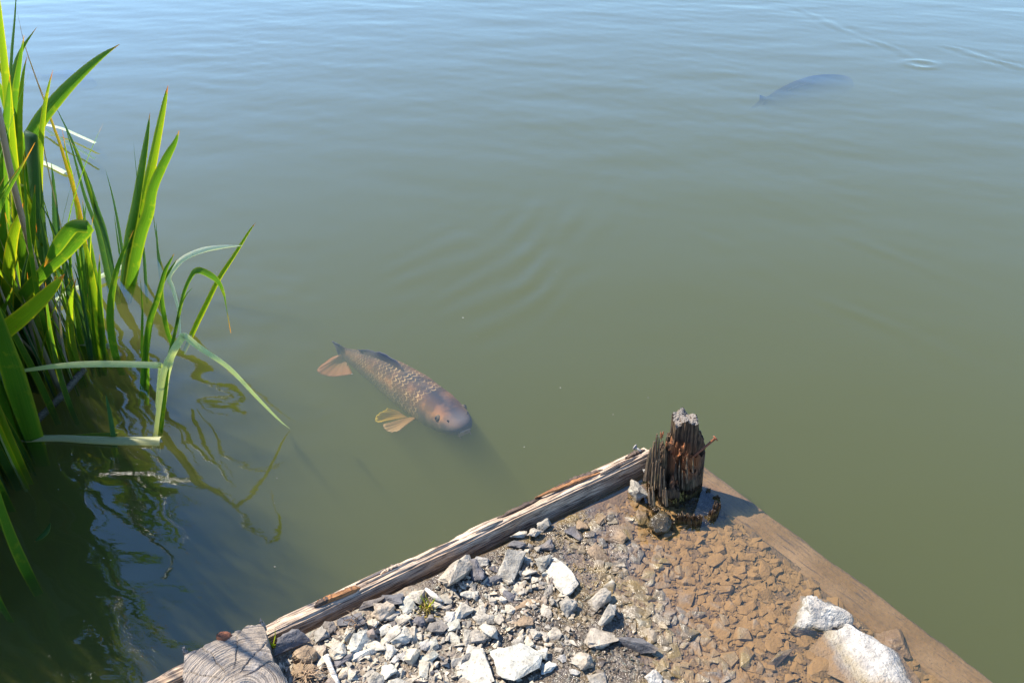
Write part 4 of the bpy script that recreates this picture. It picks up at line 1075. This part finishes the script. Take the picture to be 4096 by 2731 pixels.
ds = plant('dry_reed_stem', 'bleached brown dry stem slanting down through the iris clump', at(240, 1415), 'reed')
pts = [aty(u, v, y) for u, v, y in ((-10, 430, 2.05), (45, 700, 2.08), (100, 915, 2.12), (160, 1130, 2.18), (205, 1220, 2.22), (225, 1300, 2.24), (240, 1415, 2.25))]
adopt(tube(curve_pts(pts + [pts[-1]-Vector((0, 0, .1))], 24), .0085, M['leaf_dry'], 'stem'), ds)
# floating and fallen pieces
def flat_leaf(name, label, cat, pts, wpx, mat, z=.006, prof=None, cup=.25):
    P = [at(u, v, z) for u, v in pts]; d = (P[len(P)//2]-Vector((0, 0, 1.6))).length
    o = ribbon(curve_pts(P, 24), pxm(wpx, d)*1.35, M[mat], name, Vector((0, -.25, 1)), cup, prof or even()); tag(o, label, cat); return o
flat_leaf('floating_stalk', 'thick pale cut stalk floating at the front of the reeds', 'reed stalk', [(646, 1764), (560, 1764), (446, 1762), (330, 1757), (230, 1752), (60, 1757), (-40, 1760)], 30, 'stalk', .007, lambda t: 1-.45*t, .8)
flat_leaf('fallen_leaf', 'yellow-green leaf lying on the water against the floating stalk', 'leaf', [(470, 1741), (380, 1742), (300, 1748), (200, 1754)], 20, 'leaf_yellow', .006)
flat_leaf('fallen_leaf', 'narrow pale stem lying on the water behind the horizontal leaf', 'leaf', [(446, 1386), (380, 1378), (312, 1372), (220, 1362), (134, 1357)], 17, 'stalk', .006)
flat_leaf('fallen_leaf', 'short pale leaf slanting across the base of the narrow blades', 'leaf', [(510, 1058), (440, 1088), (348, 1134), (280, 1165), (223, 1203)], 18, 'leaf_pale', .02, lambda t: 1.0)
flat_leaf('fallen_leaf', 'thin white broken blade pointing right behind the iris clump', 'leaf', [(178, 497), (250, 515), (320, 545), (383, 573)], 9, 'leaf_pale', .03)
flat_leaf('fallen_leaf', 'faint thin blade below the white broken one', 'leaf', [(165, 505), (250, 560), (320, 600), (381, 637)], 8, 'leaf_blue', .03)
flat_leaf('fallen_leaf', 'sunlit white stem fragment behind the folded leaf', 'leaf', [(168, 648), (215, 668), (262, 692)], 12, 'leaf_pale', .01, lambda t: 1.0)
flat_leaf('fallen_leaf', 'small curled green leaf piece floating alone at the lower left', 'leaf', [(200, 2092), (185, 2125), (160, 2150), (138, 2165)], 18, 'leaf', .006, lambda t: math.sin(math.pi*min(.98, t*.9+.08)))
br = tube(curve_pts([at(335, 1478, -.012), at(240, 1590, -.02), at(147, 1682, -.03), at(60, 1790, -.05)], 14), .012, M['branch'], 'sunken_branch')
tag(br, 'brown branch lying just under the dark water in the reeds', 'branch')
# iris plants just beyond the left edge: their reflections and shadows fall into view
labels = ['iris plant off the left edge beside the bent reed, seen as a dark reflection', 'iris plant at the left edge above the stump, seen mostly in the water mirror', 'iris plant half out of the photo in the lower left corner',
          'iris plant behind the tall clump at the left edge', 'iris plant left of the three-bladed iris, behind the clump', 'iris plant far left in the reed bed shading the dark water', 'iris plant nearest the stump beyond the left edge', 'iris plant deep in the reed bed beyond the left edge',
          'iris plant at the back of the reed bed beyond the left edge'] + [
          'tall reed plant off the left edge whose shadow stripes the stump', 'tall reed plant off the left edge mirrored in the dark water corner', 'tall reed plant off the left edge, low behind the mirrored ones', 'tallest reed plant off the left edge, level with the bent reed',
          'tall reed plant deep in the bed, level with the horizontal leaf', 'reed plant off the left edge nearest the viewer', 'tall reed plant deep in the bed, level with the folded leaf', 'tall reed plant off the left edge behind the nearest one', 'reed plant off the left edge next to the broad dark blades',
          'dark iris plant filling the base of the tall clump', 'dark iris plant filling the clump behind the dry stem', 'leafy iris plant at the left edge under the folded leaf', 'leafy iris plant off the left edge shading the floating stalk', 'reed plant off the left edge shading the open dark water']
spots = [(-1.62, 1.93, 10, .60), (-1.58, 1.54, 40, 1.15), (-1.36, 1.22, 12, .62), (-2.05, 2.55, 14, .75), (-1.98, 2.35, 10, .60), (-1.90, 1.78, 40, 1.5), (-1.66, 1.38, 40, 1.1), (-2.02, 2.24, 34, 1.15), (-2.35, 2.55, 12, .8),
         (-1.60, 1.60, 46, 1.25), (-1.74, 1.80, 60, 1.65), (-1.92, 1.60, 64, 1.8), (-1.64, 1.76, 50, 1.3), (-2.08, 1.82, 44, 1.7), (-1.62, 1.24, 24, .75), (-2.1, 1.62, 54, 1.85), (-1.82, 1.42, 50, 1.32), (-1.66, 1.88, 36, 1.3), (-1.63, 2.30, 16, .55), (-1.82, 2.40, 26, .85), (-1.66, 2.12, 20, .58), (-1.82, 2.16, 40, 1.0), (-1.62, 1.68, 44, 1.2)]
gr = random.Random(31)
for (lb, (x, y, n, hm)) in zip(labels, spots):
    pl = plant('iris_plant', lb, Vector((x, y, 0)), 'plant', 'iris plants of the reed bed')
    for k in range(int(n*1.3) if hm > .9 else n):
        b = Vector((x+gr.gauss(0, .085), y+gr.gauss(0, .085), 0)); hh = hm*gr.uniform(.55, 1.08)
        ln = Vector((gr.gauss(0.06, .16), gr.gauss(-.03, .14), 0))*hh; bend = gr.uniform(.1, 1.0)
        P = [b-Vector((0, 0, .08)), b]
        for s in (.25, .5, .75, 1.0): P.append(b + Vector((0, 0, hh*(s-.12*bend*s**3))) + ln*(s**1.7))
        th = R(gr.uniform(-80, 80))
        o = ribbon(curve_pts(P, 16), gr.uniform(.018, .038), M[gr.choice(['leaf', 'leaf', 'leaf_blue', 'leaf_yellow'])], 'leaf', Vector((math.sin(th), -math.cos(th), .2)), .18, taper(2.6, .85)); adopt(o, pl)

# floating specks
vv = []; ff = []
for k in range(44):
    u = rng.uniform(150, 2600); v = rng.uniform(900, 2300) if rng.random() < .8 else rng.uniform(300, 900)
    p = at(u, v, .002); a, b = bank_ab(p.x, p.y)
    if a > -.05 and b > -.05: continue
    s = rng.uniform(.0007, .0016); o = len(vv); th = rng.uniform(0, 3)
    dx, dy = s*math.cos(th)*rng.uniform(1, 2.5), s*math.sin(th)
    vv += [p+Vector((-dx, -dy, 0)), p+Vector((dy, -dx*.6, 0)), p+Vector((dx, dy, 0)), p+Vector((-dy, dx*.6, 0)), p+Vector((0, 0, .001))]
    ff += [(o, o+1, o+4), (o+1, o+2, o+4), (o+2, o+3, o+4), (o+3, o, o+4)]
so = mesh_obj('floating_specks', vv, ff, M['twig']); tag(so, 'tiny pale specks drifting on the water', 'debris', kind='stuff')

# ------------------------------------------------------------------ carp
def fish_material(name, dark=1.0):
    N = NT(name); uv = N.n('ShaderNodeTexCoord').outputs['UV']; s = N.sep(uv)
    head = N.maprange(s[0], .225, .25)                       # scales start behind the gill cover
    n = N.noise(N.pos(), 15, 4); n2 = N.noise(N.pos(), 60, 4); wob = N.noise(N.pos(), 40, 2)
    row = N.math('MULTIPLY', N.math('ADD', s[1], N.math('MULTIPLY', N.math('SUBTRACT', wob, .5), .05)), 13.0)
    fr = N.math('SUBTRACT', N.math('MULTIPLY', N.math('FRACT', row), 2.0), 1.0)
    ph = N.math('ADD', N.math('MULTIPLY', s[0], 40.0), N.math('MULTIPLY', N.math('FLOOR', row), .5))
    ph = N.math('ADD', ph, N.math('MULTIPLY', N.math('MULTIPLY', fr, fr), -.45))
    ph = N.math('FRACT', N.math('ADD', ph, N.math('MULTIPLY', n2, .7)))
    rim = N.math('MULTIPLY', N.ramp(ph, [(.62, 0), (.80, 1), (.97, 1), (1, 0)]), head)
    dk = N.math('MULTIPLY', N.ramp(ph, [(0, 1), (.35, 0)]), head)
    back = N.ramp(s[1], [(.0, (.062, .048, .038)), (.16, (.14, .070, .034)), (.30, (.24, .118, .046)), (.45, (.14, .10, .068)), (.7, (.19, .155, .10)), (1, (.3, .26, .16))])
    col = N.mix(N.ramp(n, [(.40, 0), (.54, .95)]), back, N.mix(1, back, (.40, .50, .66), 'MULTIPLY'))
    col = N.mix(N.math('MULTIPLY', dk, N.ramp(n2, [(.4, .15), (.6, .6)])), col, N.mix(1, col, (.38, .36, .36), 'MULTIPLY'))
    lit = N.math('MULTIPLY', rim, N.ramp(N.noise(N.pos(), 26, 3), [(.40, .08), (.60, .75)]))
    col = N.mix(lit, col, (.42, .285, .13))
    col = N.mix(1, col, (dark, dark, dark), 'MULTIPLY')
    gill = N.math('MULTIPLY', N.maprange(N.math('ABSOLUTE', N.math('SUBTRACT', N.math('ADD', s[0], N.math('MULTIPLY', N.math('MULTIPLY', s[1], s[1]), .06)), .245)), .008, .001), N.ramp(s[1], [(.22, 0), (.34, 1)]))
    col = N.mix(N.math('MULTIPLY', gill, .7), col, (.05, .04, .035))
    face = N.maprange(s[0], .10, .02)
    col = N.mix(N.math('MULTIPLY', face, .75), col, (.10, .088, .08))
    hh = N.math('ADD', N.math('MULTIPLY', rim, .5), N.math('MULTIPLY', n2, .25))
    return N.done(N.bsdf(Base_Color=col, Roughness=.75, Specular_IOR_Level=.1, Normal=N.bump(hh, .002)))
M['carp'] = fish_material('carp_skin')
M['carp_silhouette'] = fish_material('carp_silhouette_skin', .07)  # same skin darkened: silhouette against the lit water put into the colour
def fin_mat(name, a, b, c):
    N = NT(name); uv = N.n('ShaderNodeTexCoord').outputs['UV']; s = N.sep(uv)
    rays = N.math('SINE', N.math('MULTIPLY', s[0], 48.0)); n = N.noise(uv, 6, 3)
    col = N.ramp(s[1], [(0, a), (.5, b), (1, c)]); col = N.mix(N.maprange(rays, -.2, 1, 0, .14), col, N.mix(1, col, (.55, .5, .45), 'MULTIPLY'))
    d = N.bsdf(Base_Color=col, Roughness=.5, Normal=N.bump(rays, .0003)); t = N.n('ShaderNodeBsdfTranslucent'); N.put(t.inputs[0], col)
    m = N.n('ShaderNodeMixShader'); m.inputs[0].default_value = .5; N.t.links.new(d.outputs[0], m.inputs[1]); N.t.links.new(t.outputs[0], m.inputs[2]); return N.done(m)
M['fin_orange'] = fin_mat('orange_fin', (.36, .22, .11), (.60, .26, .09), (.66, .24, .08))
M['fin_yellow'] = fin_mat('yellow_fin', (.62, .34, .10), (.70, .42, .05), (.74, .54, .03))
M['fin_pink'] = fin_mat('pinkish_fin', (.64, .34, .15), (.62, .36, .15), (.62, .40, .17))
M['fin_grey'] = fin_mat('grey_fin', (.18, .14, .10), (.13, .11, .10), (.10, .095, .10))
e_ = NT('eye_dark'); M['eye'] = e_.done(e_.bsdf(Base_Color=(.006, .006, .007), Roughness=.5, Specular_IOR_Level=.2))
e_ = NT('eye_ring'); M['eye_ring'] = e_.done(e_.bsdf(Base_Color=(.09, .068, .04), Roughness=.8, Specular_IOR_Level=.1))
e_ = NT('lip'); M['lip'] = e_.done(e_.bsdf(Base_Color=(.34, .22, .16), Roughness=.6))

def interp(tab, s): return float(np.interp(s, [t[0] for t in tab], [t[1] for t in tab]))
HW = [(0, .024), (.015, .034), (.04, .045), (.08, .053), (.15, .062), (.24, .069), (.36, .073), (.5, .065), (.65, .049), (.8, .030), (.92, .016), (1, .011)]
HH = [(0, .018), (.015, .025), (.04, .033), (.08, .042), (.15, .054), (.24, .066), (.36, .072), (.5, .066), (.65, .051), (.8, .034), (.92, .027), (1, .028)]
class Fish:
    """body swept along a spine of points, head first"""
    def __init__(s, name, label, spine, scale=1.0, mat='carp', roll=0.0, group=None):
        s.roll = roll
        s.root = empty(name, spine[0]); tag(s.root, label, 'fish', group)
        s.sp = curve_pts(spine, 60); s.sc = scale
        n, m = 60, 28; vv = []; uv = []
        for k in range(n+1):
            q = k/n; c, t, side, up = s.frame(q); w_ = interp(HW, q)*scale; h_ = interp(HH, q)*scale
            for j in range(m):
                th = 2*math.pi*j/m; ct, st_ = math.cos(th), math.sin(th)
                ex = .82; a = math.copysign(abs(st_)**ex, st_); b = math.copysign(abs(ct)**.95, ct)
                gill = 1.0
                if .195 < q < .235: gill = 1+.05*math.sin((q-.195)/.04*math.pi)*abs(a)
                if .235 <= q < .26: gill = 1-.03*abs(a)
                if b < 0: b *= .92
                p = c + side*a*w_*gill + up*b*h_
                vv.append(p); uv.append((q, abs(1-2*((j/m+.5) % 1.0))if False else (min(j, m-j)/(m/2))))
        ff = [(k*m+j, k*m+(j+1) % m, (k+1)*m+(j+1) % m, (k+1)*m+j) for k in range(n) for j in range(m)]
        a0 = len(vv); c, t, sd, up = s.frame(0); vv.append(c-t*.008*scale); uv.append((0, .3)); ff += [(a0, (j+1) % m, j) for j in range(m)]
        a1 = len(vv); vv.append(s.frame(1)[0]); uv.append((1, .5)); ff += [(a1, n*m+j, n*m+(j+1) % m) for j in range(m)]
        s.body = mesh_obj('body', vv, ff, M[mat], None, True, uv); adopt(s.body, s.root)
    def frame(s, q):
        x = q*60; k = min(59, int(x)); c = s.sp[k].lerp(s.sp[k+1], x-k)
        k0, k1 = max(0, k-3), min(60, k+4); t = (s.sp[k1]-s.sp[k0]).normalized()    # towards the tail
        side = t.cross(Vector((0, 0, 1))).normalized(); up = side.cross(t).normalized()
        if s.roll: ca, sa = math.cos(s.roll), math.sin(s.roll); side, up = side*ca-up*sa, side*sa+up*ca
        return c, t, side, up
    def surf(s, q, th, out=1.0):
        c, t, side, up = s.frame(q); w_ = interp(HW, q)*s.sc; h_ = interp(HH, q)*s.sc
        a = math.copysign(abs(math.sin(th))**.82, math.sin(th)); b = math.cos(th)
        return c+side*a*w_*out+up*b*h_*out, (side*a+up*b).normalized()
    def fin(s, name, base, tip, mat, curl=.006, parent=None, label=None):
        """base and tip: matching point lists; the fin is a thin rippled fan between them"""
        nb, nv = 24, 12; bc = curve_pts(base, nb); tc = curve_pts(tip, nb); vv = []; uv = []
        for k in range(nb+1):
            for j in range(nv+1):
                f = j/nv; p = bc[k].lerp(tc[k], f); d = (tc[k]-bc[k]); nn = (bc[-1]-bc[0]).cross(d)
                nn = nn.normalized() if nn.length > 1e-9 else Vector((0, 0, 1))
                vv.append(p + nn*curl*f*math.sin(k/nb*9.0+f*2) + nn*.0016*math.sin(k*1.9)*f); uv.append((k/nb, f))
        w_ = nv+1; ff = [(k*w_+j, (k+1)*w_+j, (k+1)*w_+j+1, k*w_+j+1) for k in range(nb) for j in range(nv)]
        o = mesh_obj(name, vv, ff, M[mat], None, True, uv)
        md = o.modifiers.new('thickness', 'SOLIDIFY'); md.thickness = .002
        adopt(o, s.root)
        if label: o['label'] = label
        return o
spine = [at(1858, 1712, -.030), at(1795, 1668, -.057), at(1712, 1612, -.086), at(1622, 1548, -.100), at(1535, 1492, -.102), at(1460, 1452, -.096), at(1405, 1426, -.088), at(1372, 1412, -.084)]
cf = Fish('carp', 'large mottled brown carp with orange fins swimming beside the bank', spine)
up = Vector((0, 0, 1))
# tail: grey upper lobe, orange lower lobe
c1, t1, s1, u1 = cf.frame(1.0); c0 = cf.frame(.95)[0]
cf.fin('tail_fin', [c0+u1*.026, c1+u1*.030, c1+u1*.012, c1+u1*.002], [at(1350, 1378, -.035), at(1330, 1362, -.040), at(1345, 1400, -.06), at(1352, 1420, -.075)], 'fin_grey', .003, label='grey upper lobe of the tail')
cf.fin('tail_fin', [c0-u1*.026, c1-u1*.028, c1-u1*.010, c1], [at(1408, 1497, -.115), at(1318, 1504, -.125), at(1268, 1478, -.115), at(1330, 1428, -.10)], 'fin_orange', .003, label='orange lower lobe of the tail')
# dorsal fin
bs = [cf.surf(q, 0, .97)[0] for q in (.42, .50, .58, .66, .74)]
hg = [.040, .056, .034, .026, .020]
sl = cf.frame(.55)[1]
cf.fin('dorsal_fin', bs, [min_b + Vector((0, 0, 1))*h_*.62 + sl*h_*.9 for min_b, h_ in zip(bs, hg)], 'fin_grey', .005)
# pectoral and pelvic fins of the near side
pb = cf.surf(.27, R(250), .9)[0]; pb2 = cf.surf(.27, R(110), .9)[0]
near = pb if pb.y < pb2.y else pb2
cf.fin('pectoral_fin', [near, near+Vector((-.010, .004, -.004)), near+Vector((-.018, .010, -.008))], [at(1600, 1728, -.075), at(1538, 1712, -.072), at(1545, 1690, -.075)], 'fin_pink', .006, label='pinkish front lobe of the pectoral fin')
cf.fin('pelvic_fin', [near+Vector((-.030, .012, -.01)), near+Vector((-.045, .025, -.012)), near+Vector((-.06, .04, -.012))], [at(1530, 1690, -.080), at(1503, 1672, -.075), at(1552, 1628, -.075)], 'fin_yellow', .005, label='yellow lobe behind the pectoral fin')
# head details
def ball(c, r, mat, name, parent, sub=2, sq=(1, 1, 1)):
    bm = bmesh.new(); bmesh.ops.create_icosphere(bm, subdivisions=sub, radius=1)
    for v in bm.verts: v.co = Vector((v.co.x*r*sq[0], v.co.y*r*sq[1], v.co.z*r*sq[2])) + c
    o = bm_obj(name, bm, M[mat], None, True); adopt(o, parent); return o
for sgn in (1, -1):
    p, nrm = cf.surf(.115, sgn*R(58), .90); eye_o = ball(p, .0125, 'eye_ring', 'eye', cf.root, 3)
    p2 = p+nrm*.0075; pu = ball(p2, .0070, 'eye', 'pupil', cf.root, 2); pu.parent = eye_o; pu.matrix_parent_inverse = Matrix.Identity(4)
    p, nrm = cf.surf(.052, sgn*R(42), .97); ns_o = ball(p, .0042, 'eye_ring', 'nostril', cf.root, 2)
    p2, _ = cf.surf(.050, sgn*R(42), 1.10); nh = ball(p2, .0022, 'eye', 'nostril_hole', cf.root, 2); nh.parent = ns_o; nh.matrix_parent_inverse = Matrix.Identity(4)
c, t, sd, u_ = cf.frame(.012)
lip = [c + sd*.020*math.sin(a) - t*.010*math.cos(a) - u_*(.006+.006*abs(math.sin(a))) for a in np.linspace(-1.5, 1.5, 13)]
adopt(tube(lip, [.003+.0035*math.cos(a*.9) for a in np.linspace(-1.5, 1.5, 13)], M['lip'], 'upper_lip'), cf.root)
lip2 = [q-u_*.011+t*.006 for q in lip]
adopt(tube(lip2, [.0025+.0028*math.cos(a*.9) for a in np.linspace(-1.5, 1.5, 13)], M['lip'], 'lower_lip'), cf.root)
for q in (lip[1], lip[-2]):
    adopt(tube([q, q-u_*.010+t*.002, q-u_*.020-t*.003], [.0028, .002, .001], M['lip'], 'barbel', None, 6), cf.root)
# the two carp farther out, dark under the surface
def far_fish(label, pts, scale, roll):
    f = Fish('carp', label, pts, scale, 'carp_silhouette', roll)
    c1, t1, s1, u1 = f.frame(1.0)
    f.fin('tail_fin', [c1+u1*.03, c1+u1*.01, c1-u1*.01, c1-u1*.03], [c1+t1*.14+u1*.07, c1+t1*.10+u1*.02, c1+t1*.10-u1*.02, c1+t1*.14-u1*.07], 'fin_grey', .003)
    bs = [f.surf(q, 0, .97)[0] for q in (.40, .50, .60, .70)]
    f.fin('dorsal_fin', bs, [b+u1*h_+t1*.03 for b, h_ in zip(bs, (.012, .012, .010, .006))], 'fin_grey', .003)
far_fish('dark blue-grey carp far out under the rippled surface at the upper right', [at(3405, 332, -.094), at(3290, 356, -.122), at(3190, 378, -.124), at(3110, 394, -.100), at(3060, 404, -.085)], 1.42, R(-30))
far_fish('faint carp shadow in the water behind the tall iris clump', [at(375, 333, -.09), at(300, 325, -.098), at(230, 318, -.10), at(170, 313, -.095)], 1.0, R(40))
